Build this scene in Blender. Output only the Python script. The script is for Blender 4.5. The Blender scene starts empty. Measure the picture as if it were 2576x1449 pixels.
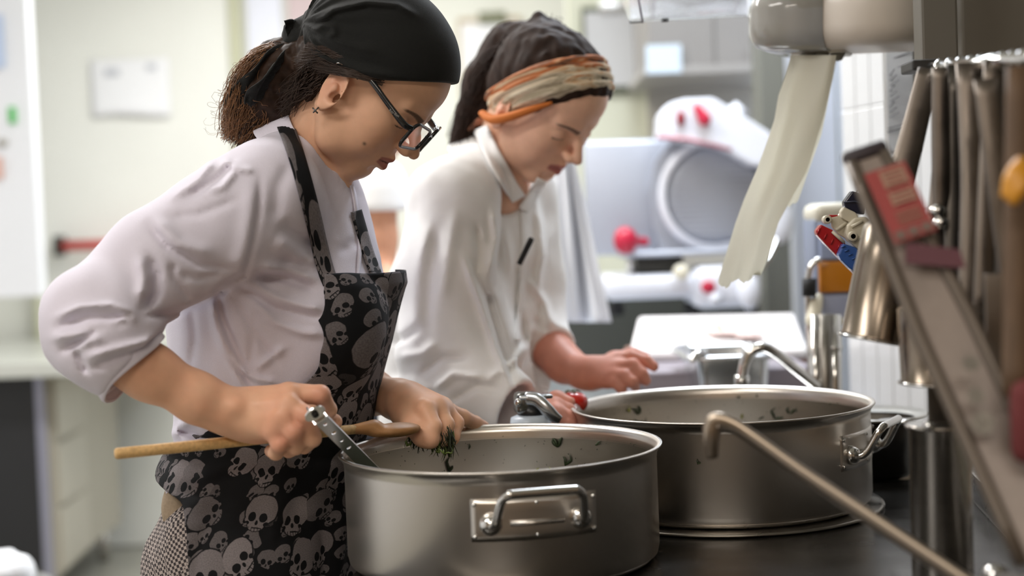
import bpy, bmesh, math, random
import numpy as np
from mathutils import Vector, Matrix
PI = math.pi
rng = random.Random(7)
scn = bpy.context.scene
COL = scn.collection

# ------------------------------------------------------------------ camera
F = 3578.0
CAM = np.array([0.0, 0.0, 1.30])
_p = math.radians(2.2); _t = math.radians(2.2)
FW = np.array([0, math.cos(_p), -math.sin(_p)])
_r0 = np.array([1.0, 0, 0]); _u0 = np.array([0, math.sin(_p), math.cos(_p)])
CR = math.cos(_t)*_r0 - math.sin(_t)*_u0
CU = math.sin(_t)*_r0 + math.cos(_t)*_u0
cd = bpy.data.cameras.new('camera'); cam = bpy.data.objects.new('camera', cd); COL.objects.link(cam)
cam.matrix_world = Matrix(((CR[0], CU[0], -FW[0], 0), (CR[1], CU[1], -FW[1], 0), (CR[2], CU[2], -FW[2], 1.30), (0, 0, 0, 1)))
cd.sensor_width = 36.0; cd.lens = 36.0*F/2576.0; cd.clip_start = 0.02; cd.clip_end = 60
cd.dof.use_dof = True; cd.dof.focus_distance = 1.82; cd.dof.aperture_fstop = 2.1; cd.dof.aperture_blades = 0
scn.camera = cam

# ------------------------------------------------------------------ world, lights, exposure
w = bpy.data.worlds.new('world'); scn.world = w; w.use_nodes = True
w.node_tree.nodes['Background'].inputs[0].default_value = (0.80, 0.86, 1.0, 1)
w.node_tree.nodes['Background'].inputs[1].default_value = 0.15
scn.view_settings.view_transform = 'Standard'; scn.view_settings.look = 'None'
scn.view_settings.gamma = 1.0; scn.view_settings.use_curve_mapping = False
scn.view_settings.exposure = 0.0

def area(name, loc, target, sx, sy, power, col):
    l = bpy.data.lights.new(name, 'AREA'); l.shape = 'RECTANGLE'; l.size = sx; l.size_y = sy; l.energy = power; l.color = col
    o = bpy.data.objects.new(name, l); COL.objects.link(o); o.location = loc
    o.rotation_euler = (Vector(target)-Vector(loc)).to_track_quat('-Z', 'Y').to_euler()
    return o
LIGHTS = [
 ('ceiling_tube_or_fill', (-1.1, 2.9, 2.72), (-1.1, 2.9, 0), 1.4, 0.5, 52, (1.0, .98, .96)),
 ('ceiling_tube_or_fill', (-1.3, 0.5, 2.72), (-1.3, 0.5, 0), 1.4, 0.5, 30, (1.0, .95, .90)),
 ('ceiling_tube_or_fill', (-0.6, 5.0, 2.72), (-0.6, 5.0, 0), 1.4, 0.5, 36, (1.0, .99, .97)),
 ('ceiling_tube_or_fill', (-0.3, -1.4, 2.72), (-0.3, -1.4, 0), 1.6, 0.5, 42, (1.0, .90, .79)),  # added warm fill behind the camera, brightens the pots and near jacket
 ('ceiling_tube_or_fill', (0.45, 3.15, 2.70), (0.30, 3.0, 0), 1.0, 0.45, 40, (.84, .91, 1.0)),  # added cool fill over the second cook, in place of daylight from the right
 ('window_light', (1.30, 5.4, 1.9), (0.0, 2.6, 1.2), 1.2, 1.2, 40, (.80, .89, 1.0)),
]
for L in LIGHTS: area(*L)

# ------------------------------------------------------------------ projection helpers (turn a picture point at a distance into a place)
def P(px, py, d):
    r = (px-1288)/F*CR + (724-py)/F*CU + FW
    return CAM + r*(d/r[1])
def proj(p):
    q = p-CAM; z = q@FW
    return 1288+F*(q@CR)/z, 724-F*(q@CU)/z
def PX(d): return d/F

# ------------------------------------------------------------------ materials
MATS = {}
def mat(name, col, rough=.5, metal=0, **kw):
    if name in MATS: return MATS[name]
    m = bpy.data.materials.new(name); m.use_nodes = True; nt = m.node_tree; b = nt.nodes['Principled BSDF']
    def s(k, v):
        if k in b.inputs: b.inputs[k].default_value = v
    c = tuple(col)+(1,) if len(col) == 3 else col
    s('Base Color', c); s('Roughness', rough); s('Metallic', metal)
    for k, v in kw.items():
        if k in ('noise', 'bump', 'scale', 'stretch', 'coord', 'attr', 'rvar', 'detail'): continue
        s({'sss': 'Subsurface Weight', 'trans': 'Transmission Weight', 'ior': 'IOR', 'sheen': 'Sheen Weight', 'alpha': 'Alpha', 'coat': 'Coat Weight', 'spec': 'Specular IOR Level', 'aniso': 'Anisotropic', 'emis': 'Emission Strength', 'ecol': 'Emission Color'}[k], v)
    N, Lk = nt.nodes, nt.links
    colout = None
    if kw.get('attr'):
        a = N.new('ShaderNodeAttribute'); a.attribute_name = 'Col'; colout = a.outputs['Color']; Lk.new(colout, b.inputs['Base Color'])
    if kw.get('sss'): 
        b.inputs['Subsurface Radius'].default_value = (1.0, .35, .2); b.inputs['Subsurface Scale'].default_value = .006
    if 'noise' in kw or 'bump' in kw or 'rvar' in kw:
        tc = N.new('ShaderNodeTexCoord'); mp = N.new('ShaderNodeMapping'); mp.inputs['Scale'].default_value = kw.get('stretch', (1, 1, 1))
        Lk.new(tc.outputs[kw.get('coord', 'Object')], mp.inputs[0])
        n = N.new('ShaderNodeTexNoise'); n.inputs['Scale'].default_value = kw.get('scale', 20); n.inputs['Detail'].default_value = kw.get('detail', 5)
        Lk.new(mp.outputs[0], n.inputs['Vector'])
        if kw.get('noise'):
            mx = N.new('ShaderNodeMix'); mx.data_type = 'RGBA'; mx.blend_type = 'MULTIPLY'; mx.inputs[0].default_value = 1
            r = N.new('ShaderNodeMapRange'); r.inputs[1].default_value = .3; r.inputs[2].default_value = .7; r.inputs[3].default_value = 1-kw['noise']; r.inputs[4].default_value = 1+kw['noise']
            Lk.new(n.outputs[0], r.inputs[0]); Lk.new(r.outputs[0], mx.inputs[7])
            if colout: Lk.new(colout, mx.inputs[6])
            else: mx.inputs[6].default_value = c
            Lk.new(mx.outputs[2], b.inputs['Base Color'])
        if kw.get('bump'):
            bp = N.new('ShaderNodeBump'); bp.inputs['Strength'].default_value = kw['bump']; bp.inputs['Distance'].default_value = .002
            Lk.new(n.outputs[0], bp.inputs['Height']); Lk.new(bp.outputs[0], b.inputs['Normal'])
        if kw.get('rvar'):
            r = N.new('ShaderNodeMapRange'); r.inputs[1].default_value = .3; r.inputs[2].default_value = .7; r.inputs[3].default_value = rough-kw['rvar']; r.inputs[4].default_value = rough+kw['rvar']
            Lk.new(n.outputs[0], r.inputs[0]); Lk.new(r.outputs[0], b.inputs['Roughness'])
    MATS[name] = m
    return m
def srgb(r, g, b):
    f = lambda c: (c/255/12.92) if c/255 <= .04045 else ((c/255+.055)/1.055)**2.4
    return (f(r), f(g), f(b))

# ------------------------------------------------------------------ objects
def tag(o, label=None, cat=None, group=None, kind=None):
    if label: o['label'] = label
    if cat: o['category'] = cat
    if group: o['group'] = group
    if kind: o['kind'] = kind
    return o
def thing(name, label, cat, loc=(0, 0, 0), group=None):
    o = bpy.data.objects.new(name, None); COL.objects.link(o); o.location = [float(v) for v in loc]; o.empty_display_size = .05
    return tag(o, label, cat, group)
def org(parent):
    v = Vector((0, 0, 0))
    while parent is not None: v = v+parent.location; parent = parent.parent
    return np.array(v)
def mesh(name, V, Fc, m, parent=None, smooth=True, col=None, uv=None, loc=None, label=None):
    """link one mesh object; V in world metres, its origin at loc (or the first parent's)"""
    V = np.asarray(V, dtype=np.float64); o0 = org(parent)
    if loc is None: l = np.zeros(3)
    else: l = np.asarray(loc, float)-o0
    me = bpy.data.meshes.new(name)
    if isinstance(Fc, np.ndarray):
        me.vertices.add(len(V)); me.vertices.foreach_set('co', (V-o0-l).astype(np.float32).ravel())
        n, k = Fc.shape; me.loops.add(n*k); me.polygons.add(n)
        me.loops.foreach_set('vertex_index', Fc.astype(np.int32).ravel())
        me.polygons.foreach_set('loop_start', np.arange(0, n*k, k, dtype=np.int32)); me.update(calc_edges=True)
    else:
        me.from_pydata([tuple(v) for v in (V-o0-l)], [], Fc); me.update()
    if smooth: me.polygons.foreach_set('use_smooth', [True]*len(me.polygons))
    if m: me.materials.append(m)
    if col is not None:
        a = me.color_attributes.new('Col', 'FLOAT_COLOR', 'POINT')
        c4 = np.ones((len(V), 4), np.float32); c4[:, :3] = col; a.data.foreach_set('color', c4.ravel())
    if uv is not None:
        ul = me.uv_layers.new(name='UVMap'); li = np.empty(len(me.loops), np.int32); me.loops.foreach_get('vertex_index', li)
        ul.data.foreach_set('uv', np.asarray(uv, np.float32)[li].ravel())
    o = bpy.data.objects.new(name, me); COL.objects.link(o); o.location = l
    if parent is not None: o.parent = parent
    if label: o['label'] = label
    return o
def mod(o, t, **kw):
    m = o.modifiers.new(t.lower(), t)
    for k, v in kw.items(): setattr(m, k, v)
    return o
def joinm(parts):
    Vs, Fs, n = [], [], 0
    for V, f in parts:
        V = np.asarray(V, float); Vs.append(V); Fs += [tuple(int(i)+n for i in q) for q in f]; n += len(V)
    return np.concatenate(Vs), Fs
def frame(d, up=(0, 0, 1)):
    d = np.asarray(d, float); d = d/np.linalg.norm(d); u = np.asarray(up, float)
    s = np.cross(u, d)
    if np.linalg.norm(s) < 1e-3: s = np.cross((0, 1, 0), d)
    s /= np.linalg.norm(s); u = np.cross(d, s); return s, u, d
def boxm(c, size, rot=None, bev=0.0):
    bm = bmesh.new(); bmesh.ops.create_cube(bm, size=1)
    bmesh.ops.scale(bm, vec=size, verts=bm.verts)
    if bev: bmesh.ops.bevel(bm, geom=bm.edges[:]+bm.verts[:], offset=bev, segments=2, affect='EDGES', profile=.5)
    V = np.array([v.co[:] for v in bm.verts]); Fc = [[v.index for v in f.verts] for f in bm.faces]; bm.free()
    if rot is not None: V = V@np.asarray(rot).T
    return V+np.asarray(c), Fc
def rotz(a): c, s = math.cos(a), math.sin(a); return np.array([[c, -s, 0], [s, c, 0], [0, 0, 1]])
def rotx(a): c, s = math.cos(a), math.sin(a); return np.array([[1, 0, 0], [0, c, -s], [0, s, c]])
def roty(a): c, s = math.cos(a), math.sin(a); return np.array([[c, 0, s], [0, 1, 0], [-s, 0, c]])
def smoothpath(pts, n=6):
    pts = np.asarray(pts, float); k = len(pts); out = []
    for i in range(k-1):
        p0 = pts[max(i-1, 0)]; p1 = pts[i]; p2 = pts[i+1]; p3 = pts[min(i+2, k-1)]
        for j in range(n):
            t = j/n; out.append(.5*((2*p1)+(-p0+p2)*t+(2*p0-5*p1+4*p2-p3)*t*t+(-p0+3*p1-3*p2+p3)*t**3))
    out.append(pts[-1]); return np.array(out)
def tubem(pts, r, seg=12, smooth=0, flat=1.0, up=(0, 0, 1), cap=True, closed=False):
    """tube along points; r scalar or per point; flat squashes across 'up'"""
    pts = np.asarray(pts, float); r = np.broadcast_to(np.asarray(r, float), (len(pts),)).copy()
    if smooth:
        pr = smoothpath(np.concatenate([pts, r[:, None]], 1), smooth); pts = pr[:, :3]; r = np.maximum(pr[:, 3], 1e-5)
    n = len(pts); V = []; s = None
    for i in range(n):
        if closed: d = pts[(i+1) % n]-pts[i-1]
        else: d = pts[min(i+1, n-1)]-pts[max(i-1, 0)]
        d = d/(np.linalg.norm(d)+1e-12)
        if s is None: s, u, d = frame(d, up)
        else:
            s = s-d*(s@d); s /= np.linalg.norm(s)
        u = np.cross(d, s)
        for k in range(seg):
            a = 2*PI*k/seg; V.append(pts[i]+r[i]*(math.cos(a)*s+math.sin(a)*u*flat))
    Fc = []
    for i in range(n if closed else n-1):
        for k in range(seg):
            a = i*seg+k; b = i*seg+(k+1) % seg; j = (i+1) % n
            Fc.append((a, b, j*seg+(k+1) % seg, j*seg+k))
    if cap and not closed: Fc.append(tuple(range(seg))[::-1]); Fc.append(tuple((n-1)*seg+k for k in range(seg)))
    return np.array(V), Fc
def lathem(prof, seg=64, base=(0, 0, 0), axis=(0, 0, 1), closed=False, cap=True):
    """prof: list of (radius, height)"""
    s, u, d = frame(axis, (0, 1, 0) if abs(axis[2]) > .9 else (0, 0, 1)); V = []
    for r, h in prof:
        for k in range(seg):
            a = 2*PI*k/seg; V.append(np.asarray(base)+d*h+r*(math.cos(a)*s+math.sin(a)*u))
    Fc = []; n = len(prof)
    for i in range(n if closed else n-1):
        j = (i+1) % n
        for k in range(seg): Fc.append((i*seg+k, i*seg+(k+1) % seg, j*seg+(k+1) % seg, j*seg+k))
    if not closed and cap:
        if prof[0][0] > 1e-4: Fc.append(tuple(range(seg))[::-1])
        if prof[-1][0] > 1e-4: Fc.append(tuple((n-1)*seg+k for k in range(seg)))
    return np.array(V), Fc
def gridm(pt, nu, nv, wrap=False):
    V = [pt(i/(nu-1 if not wrap else nu), j/(nv-1)) for j in range(nv) for i in range(nu)]
    Fc = [(j*nu+i, j*nu+(i+1) % nu, (j+1)*nu+(i+1) % nu, (j+1)*nu+i) for j in range(nv-1) for i in range(nu if wrap else nu-1)]
    return np.array(V), Fc
def polyplate(pts2, thick, c, X, Y):
    """extruded outline: pts2 in the plane spanned by X,Y at c"""
    X = np.asarray(X, float); X /= np.linalg.norm(X); Y = np.asarray(Y, float); Y -= X*(X@Y); Y /= np.linalg.norm(Y); Z = np.cross(X, Y)
    n = len(pts2); c = np.asarray(c, float)
    V = [c+X*a+Y*b+Z*thick/2 for a, b in pts2]+[c+X*a+Y*b-Z*thick/2 for a, b in pts2]
    Fc = [tuple(range(n)), tuple(range(2*n-1, n-1, -1))]+[(i, i+n, (i+1) % n+n, (i+1) % n) for i in range(n)]
    return np.array(V), Fc
def rrect(w_, h_, r, n=5):
    out = []
    for cx, cy, a0 in ((w_/2-r, h_/2-r, 0), (-w_/2+r, h_/2-r, 90), (-w_/2+r, -h_/2+r, 180), (w_/2-r, -h_/2+r, 270)):
        for k in range(n+1):
            a = math.radians(a0+90*k/n); out.append((cx+r*math.cos(a), cy+r*math.sin(a)))
    return out
def text(body, size, c, X, Y, m, parent, name='lettering', ext=.0004):
    cu = bpy.data.curves.new(name, 'FONT'); cu.body = body; cu.size = size; cu.align_x = 'CENTER'; cu.align_y = 'CENTER'; cu.extrude = ext
    o = bpy.data.objects.new(name, cu); X = Vector(X).normalized(); Y = Vector(Y); Y = (Y-X*X.dot(Y)).normalized(); Z = X.cross(Y)
    dg = bpy.context.evaluated_depsgraph_get(); COL.objects.link(o); dg.update()
    me = bpy.data.meshes.new_from_object(o.evaluated_get(dg)); bpy.data.objects.remove(o)
    V = [np.asarray(c)+np.array(X*v.co.x+Y*v.co.y+Z*v.co.z) for v in me.vertices]; Fc = [tuple(p.vertices) for p in me.polygons]
    if not V: return None
    return mesh(name, V, Fc, m, parent, smooth=False)

# ------------------------------------------------------------------ distance-field modelling (blended solids -> one continuous skin)
class Field:
    def __init__(s): s.ops = []
    def add(s, kind, fn, c, R, k=0.01): s.ops.append((kind, fn, np.asarray(c, float), R, k)); return s
    def ell(s, c, r, rot=None, k=.01, kind='u'):
        c = np.asarray(c, float); r = np.asarray(r, float)
        def fn(p):
            q = p-c
            if rot is not None: q = q@rot
            a = q/r; k0 = np.sqrt((a*a).sum(1)); b = a/r; k1 = np.sqrt((b*b).sum(1))+1e-9
            return k0*(k0-1)/k1
        return s.add(kind, fn, c, r.max(), k)
    def rc(s, a, b, ra, rb, k=.01, kind='u', sq=None):
        """tapering capsule; sq=(dir, factor) squashes it along dir"""
        a = np.asarray(a, float); b = np.asarray(b, float); ba = b-a; L2 = ba@ba+1e-12
        def fn(p):
            q = p-a; h = np.clip(q@ba/L2, 0, 1); v = q-h[:, None]*ba
            if sq is not None:
                dn = np.asarray(sq[0], float); dn = dn/np.linalg.norm(dn); e = v@dn
                l = np.sqrt(np.maximum((v*v).sum(1)+e*e*(sq[1]**-2-1), 0)); rr = ra+(rb-ra)*h
                return (l-rr)*(sq[1] if sq[1] < 1 else 1)
            return np.sqrt((v*v).sum(1))-(ra+(rb-ra)*h)
        return s.add(kind, fn, (a+b)/2, math.sqrt(L2)/2+max(ra, rb)*(max(sq[1], 1) if sq else 1), k)
    def chain(s, pts, k=.008, kind='u', sq=None):
        for (a, ra), (b, rb) in zip(pts[:-1], pts[1:]): s.rc(a, b, ra, rb, k, kind, sq)
        return s
    def plane(s, c, n, k=.002):
        """keep the side opposite to n"""
        c = np.asarray(c, float); n = np.asarray(n, float)/np.linalg.norm(n)
        return s.add('i', lambda p: (p-c)@n, (0, 0, 0), 99, k)
    def __call__(s, p, mg=.03):
        d = np.full(len(p), .2)
        for kind, fn, c, R, k in s.ops:
            if R < 50:
                m = ((p-c)**2).sum(1) < (R+k+mg)**2
                if not m.any(): continue
                q = p[m]
            else: m = slice(None); q = p
            e = fn(q); d0 = d[m]
            if kind == 'u':
                h = np.maximum(k-np.abs(d0-e), 0)/k; d[m] = np.minimum(d0, e)-h*h*k*.25
            elif kind == 's':
                e = -e; h = np.maximum(k-np.abs(d0-e), 0)/k; d[m] = np.maximum(d0, e)+h*h*k*.25
            elif kind == 'i':
                h = np.maximum(k-np.abs(d0-e), 0)/k; d[m] = np.maximum(d0, e)+h*h*k*.25
            elif kind == 'd': d[m] = d0+e      # displacement
        return d
def surf(fn, lo, hi, h, B=8):
    """sparse surface nets"""
    lo = np.asarray(lo, float); hi = np.asarray(hi, float); nb = np.ceil((hi-lo)/(h*B)).astype(int)
    g = np.stack(np.meshgrid(*[np.arange(n) for n in nb], indexing='ij'), -1).reshape(-1, 3)
    cen = lo+(g+.5)*h*B; dv = np.concatenate([fn(cen[i:i+200000]) for i in range(0, len(cen), 200000)])
    act = g[np.abs(dv) < h*B*.95+.014]
    ax = np.arange(B+1); loc = np.stack(np.meshgrid(ax, ax, ax, indexing='ij'), -1).reshape(-1, 3)
    N = nb*B+2; cid_all = []; pos_all = []; ed_all = []
    corners = np.array([(i, j, k) for i in (0, 1) for j in (0, 1) for k in (0, 1)])
    edges = [(a, b) for a in range(8) for b in range(a+1, 8) if np.abs(corners[a]-corners[b]).sum() == 1]
    for s0 in range(0, len(act), 300):
        A = act[s0:s0+300]; idx = (A[:, None, :]*B+loc[None]).reshape(-1, 3)
        v = fn(lo+idx*h).reshape(len(A), B+1, B+1, B+1)
        C = [v[:, c[0]:B+c[0], c[1]:B+c[1], c[2]:B+c[2]] for c in corners]
        neg = sum((c < 0).astype(np.int8) for c in C); m = (neg > 0) & (neg < 8)
        bi, i, j, k = np.nonzero(m)
        if len(bi) == 0: continue
        cv = np.stack([c[m] for c in C], 1); acc = np.zeros((len(bi), 3)); cnt = np.zeros(len(bi))
        for a, b in edges:
            x = (cv[:, a] < 0) != (cv[:, b] < 0); t = np.where(x, cv[:, a]/(cv[:, a]-cv[:, b]+1e-20), 0)
            acc += np.where(x[:, None], corners[a]+t[:, None]*(corners[b]-corners[a]), 0); cnt += x
        cell = A[bi]*B+np.stack([i, j, k], 1); pos_all.append(lo+(cell+acc/cnt[:, None])*h)
        cid_all.append(cell)
        ed_all.append(np.stack([cv[:, 0] < 0, cv[:, 4] < 0, cv[:, 2] < 0, cv[:, 1] < 0], 1))
    cell = np.concatenate(cid_all); pos = np.concatenate(pos_all); ed = np.concatenate(ed_all)
    N = N.astype(np.int64); key = (cell[:, 0]*N[1]+cell[:, 1])*N[2]+cell[:, 2]; o = np.argsort(key); key = key[o]; pos = pos[o]; ed = ed[o]; cell = cell[o]
    st = np.array([N[1]*N[2], N[2], 1]); quads = []
    for ax_, (u, v) in enumerate(((1, 2), (2, 0), (0, 1))):
        x = ed[:, 0] != ed[:, ax_+1]; kk = key[x]; s_ = ed[x, 0]
        q = np.stack([kk, kk-st[u], kk-st[u]-st[v], kk-st[v]], 1); ii = np.searchsorted(key, q); ii = np.clip(ii, 0, len(key)-1)
        ok = (key[ii] == q).all(1); ii = ii[ok]; s_ = s_[ok]; ii[~s_] = ii[~s_][:, ::-1]; quads.append(ii)
    return pos, np.concatenate(quads)
def relax(V, Q, it=2, f=.5):
    n = len(V); a = Q.ravel(); b = np.roll(Q, -1, 1).ravel(); deg = np.bincount(a, minlength=n)+np.bincount(b, minlength=n); deg = np.maximum(deg, 1)
    for _ in range(it):
        S = np.stack([np.bincount(a, V[b, i], n)+np.bincount(b, V[a, i], n) for i in range(3)], 1)/deg[:, None]; V = V+(S-V)*f
    return V
def biggest(V, Q):
    """keep only the largest connected piece"""
    lab = np.arange(len(V)); a = Q[:, 0]
    while True:
        m = lab[Q].min(1); new = lab.copy()
        for i in range(4): np.minimum.at(new, Q[:, i], m)
        new = new[new]; new = new[new]
        if (new == lab).all(): break
        lab = new
    r = np.bincount(lab[Q[:, 0]]).argmax(); k = lab == r; idx = np.cumsum(k)-1; return V[k], idx[Q[k[Q[:, 0]]]]
def smst(x): x = np.clip(x, 0, 1); return x*x*(3-2*x)
def vnoise(p, s, seed=0):
    """cheap smooth value noise"""
    q = p/s+seed*17.31; i = np.floor(q).astype(np.int64); f = q-i; f = f*f*(3-2*f); out = 0
    for c in ((0, 0, 0), (0, 0, 1), (0, 1, 0), (0, 1, 1), (1, 0, 0), (1, 0, 1), (1, 1, 0), (1, 1, 1)):
        k = i+np.array(c); hsh = np.sin(k[:, 0]*127.1+k[:, 1]*311.7+k[:, 2]*74.7)*43758.5453; hsh = hsh-np.floor(hsh)
        wt = np.prod(np.where(np.array(c) == 1, f, 1-f), 1); out = out+wt*hsh
    return out*2-1
# ------------------------------------------------------------------ heads
SKIN = mat('skin', srgb(208, 160, 130), .48, attr=True, sss=.12, spec=.35, noise=.05, scale=60, bump=.05)
def headrot(yaw, pitch, roll):
    y, t, r = map(math.radians, (yaw, pitch, roll))
    return rotz(-y)@roty(t)@rotx(r)@np.diag([1, -1, 1.0])
def head_field(Fd, M, O, sc, nose=1.0, k=1.0):
    """adds a head to field Fd; M turns (forward, right, up) into the world, O is the point between the ears"""
    def W(p): return O+M@(np.asarray(p, float)*sc)
    H = Field()
    for s in (1,):
        pass
    H.ell((-.014, 0, .057), (.090, .074, .076), k=.02)
    H.ell((.022, 0, .068), (.073, .062, .060), k=.03)
    H.ell((-.030, 0, .015), (.058, .056, .055), k=.03)
    H.ell((.034, 0, .000), (.059, .056, .078), k=.02)
    H.ell((.055, .034, .004), (.027, .023, .024), k=.022)
    H.ell((.048, .038, -.026), (.030, .018, .030), k=.022)
    H.rc((.000, .049, -.030), (.030, .042, -.058), .015, .014, k=.03)
    H.rc((.030, .042, -.056), (.064, .014, -.071), .014, .014, k=.02)
    H.ell((.0715, 0, -.068), (.0175, .022, .0165), k=.016)
    H.ell((.069, 0, -.036), (.029, .029, .028), k=.018)
    H.rc((.088, .010, .043), (.074, .038, .045), .0075, .007, k=.014)       # brow ridge
    H.ell((.097, .031, .024), (.016, .016, .0105), k=.012, kind='s')          # eye socket
    H.ell((.0755, .031, .022), (.0125, .0145, .0118), k=.004)                 # closed lid over the eyeball
    H.rc((.0885, .022, .0185), (.0835, .043, .0175), .0010, .0010, k=.0015, kind='s')
    H.rc((.089, 0, .034), (.101, 0, .017), .0070, .0068, k=.010)              # nose
    H.rc((.102, 0, .017), (.1155, 0, .000), .0068, .0080, k=.005)
    H.ell((.1040, .0105, -.0040), (.0115, .0068, .0072), k=.006)
    H.ell((.1090, .0058, -.0115), (.0050, .0026, .0035), k=.002, kind='s')
    H.rc((.0975, 0, -.0265), (.083, .021, -.034), .0062, .0018, k=.004)       # lips
    H.rc((.0955, 0, -.0415), (.083, .020, -.036), .0072, .0018, k=.004)
    H.rc((.1045, 0, -.0340), (.084, .024, -.0350), .0012, .0010, k=.0025, kind='s')
    H.ell((.091, 0, -.0535), (.006, .014, .004), k=.008, kind='s')            # dip above the chin
    # ear
    er = rotz(math.radians(24))@roty(math.radians(-14))
    H.ell((-.004, .074, -.001), (.019, .0055, .031), rot=er, k=.006)
    H.ell((.001, .0815, .001), (.011, .0065, .020), rot=er, k=.004, kind='s')
    H.ell((-.002, .078, -.003), (.0065, .0050, .010), rot=er, k=.004)
    H.ell((.006, .080, -.008), (.0060, .0060, .0075), k=.003, kind='s')
    H.ell((.000, .0735, -.0270), (.008, .0045, .009), k=.005)
    Mi = np.linalg.inv(M)
    def fn(p):
        q = ((p-O)@Mi.T)/sc; q[:, 1] = np.abs(q[:, 1]); return H(q, .05)*sc
    Fd.add('u', fn, W((0, 0, .02)), .15*sc, .012*k)
    return W, lambda p: ((p-O)@Mi.T)/sc
def skin_col(q, base, brow=(.055, .030, .018), lip=(.42, .13, .11), blush=.5):
    """q: points in head space -> colour (lips, brows, lashes, blush)"""
    a = np.abs(q[:, 1]); x, z = q[:, 0], q[:, 2]; c = np.tile(np.array(base), (len(q), 1))
    def mixc(m, t): c[:] = c*(1-m[:, None])+np.array(t)*m[:, None]
    g = np.exp(-(((a-.040)/.020)**2+((z+.010)/.022)**2))*(x > .02)*blush; mixc(g*.45, (.62, .25, .17))
    g = np.exp(-((a/.012)**2+((z-.002)/.012)**2))*(x > .09)*blush; mixc(g*.45, (.62, .26, .18))
    g = np.exp(-(((z-.0)/.03)**2+((x+.01)/.02)**2))*(a > .071); mixc(g*.45, (.60, .24, .17))
    zu = -.0265-.25*a; zl = -.0425+.25*a; m = smst((zu+.0035-z)/.002)*smst((z-zl+.0035)/.002)*smst((.0235-a)/.003)*(x > .075); mixc(m*.85, lip)
    m = smst((.0016-np.abs(z+.0343))/.001)*smst((.023-a)/.003)*(x > .075); mixc(m*.7, (.12, .03, .03))
    t = np.clip((a-.012)/.036, 0, 1); zb = .0385+.0060*np.sin(t*2.2)-.002*t; wd = .0042*(1-.55*t)
    m = smst((wd-np.abs(z-zb))/.0018+.5)*smst((a-.009)/.003)*smst((.049-a)/.004)*(x > .05); mixc(m*.85, brow)
    m = smst((.0011-np.abs(z-(.0178-.0006*t)))/.0008+.3)*smst((a-.020)/.002)*smst((.0455-a)/.002)*(x > .06); mixc(m*.9, (.02, .012, .01))
    return c
# ------------------------------------------------------------------ small shader-maths helper
class NX:
    def __init__(s, nt, sock): s.nt = nt; s.s = sock
    def _op(s, op, *a, clamp=False):
        n = s.nt.nodes.new('ShaderNodeMath'); n.operation = op; n.use_clamp = clamp
        for i, v in enumerate((s,)+a):
            if isinstance(v, NX): s.nt.links.new(v.s, n.inputs[i])
            else: n.inputs[i].default_value = v
        return NX(s.nt, n.outputs[0])
    def __add__(s, o): return s._op('ADD', o)
    def __sub__(s, o): return s._op('SUBTRACT', o)
    def __mul__(s, o): return s._op('MULTIPLY', o)
    def mx(s, o): return s._op('MAXIMUM', o)
    def mn(s, o): return s._op('MINIMUM', o)
    def sq(s): return s._op('MULTIPLY', s)
    def sqrt(s): return s._op('SQRT')
    def sin(s): return s._op('SINE')
    def cos(s): return s._op('COSINE')
    def fract(s): return s._op('FRACT')
    def abs(s): return s._op('ABSOLUTE')
    def step(s, a, b):
        n = s.nt.nodes.new('ShaderNodeMapRange'); n.interpolation_type = 'SMOOTHSTEP'
        s.nt.links.new(s.s, n.inputs[0]); n.inputs[1].default_value = a; n.inputs[2].default_value = b
        return NX(s.nt, n.outputs[0])
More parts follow.
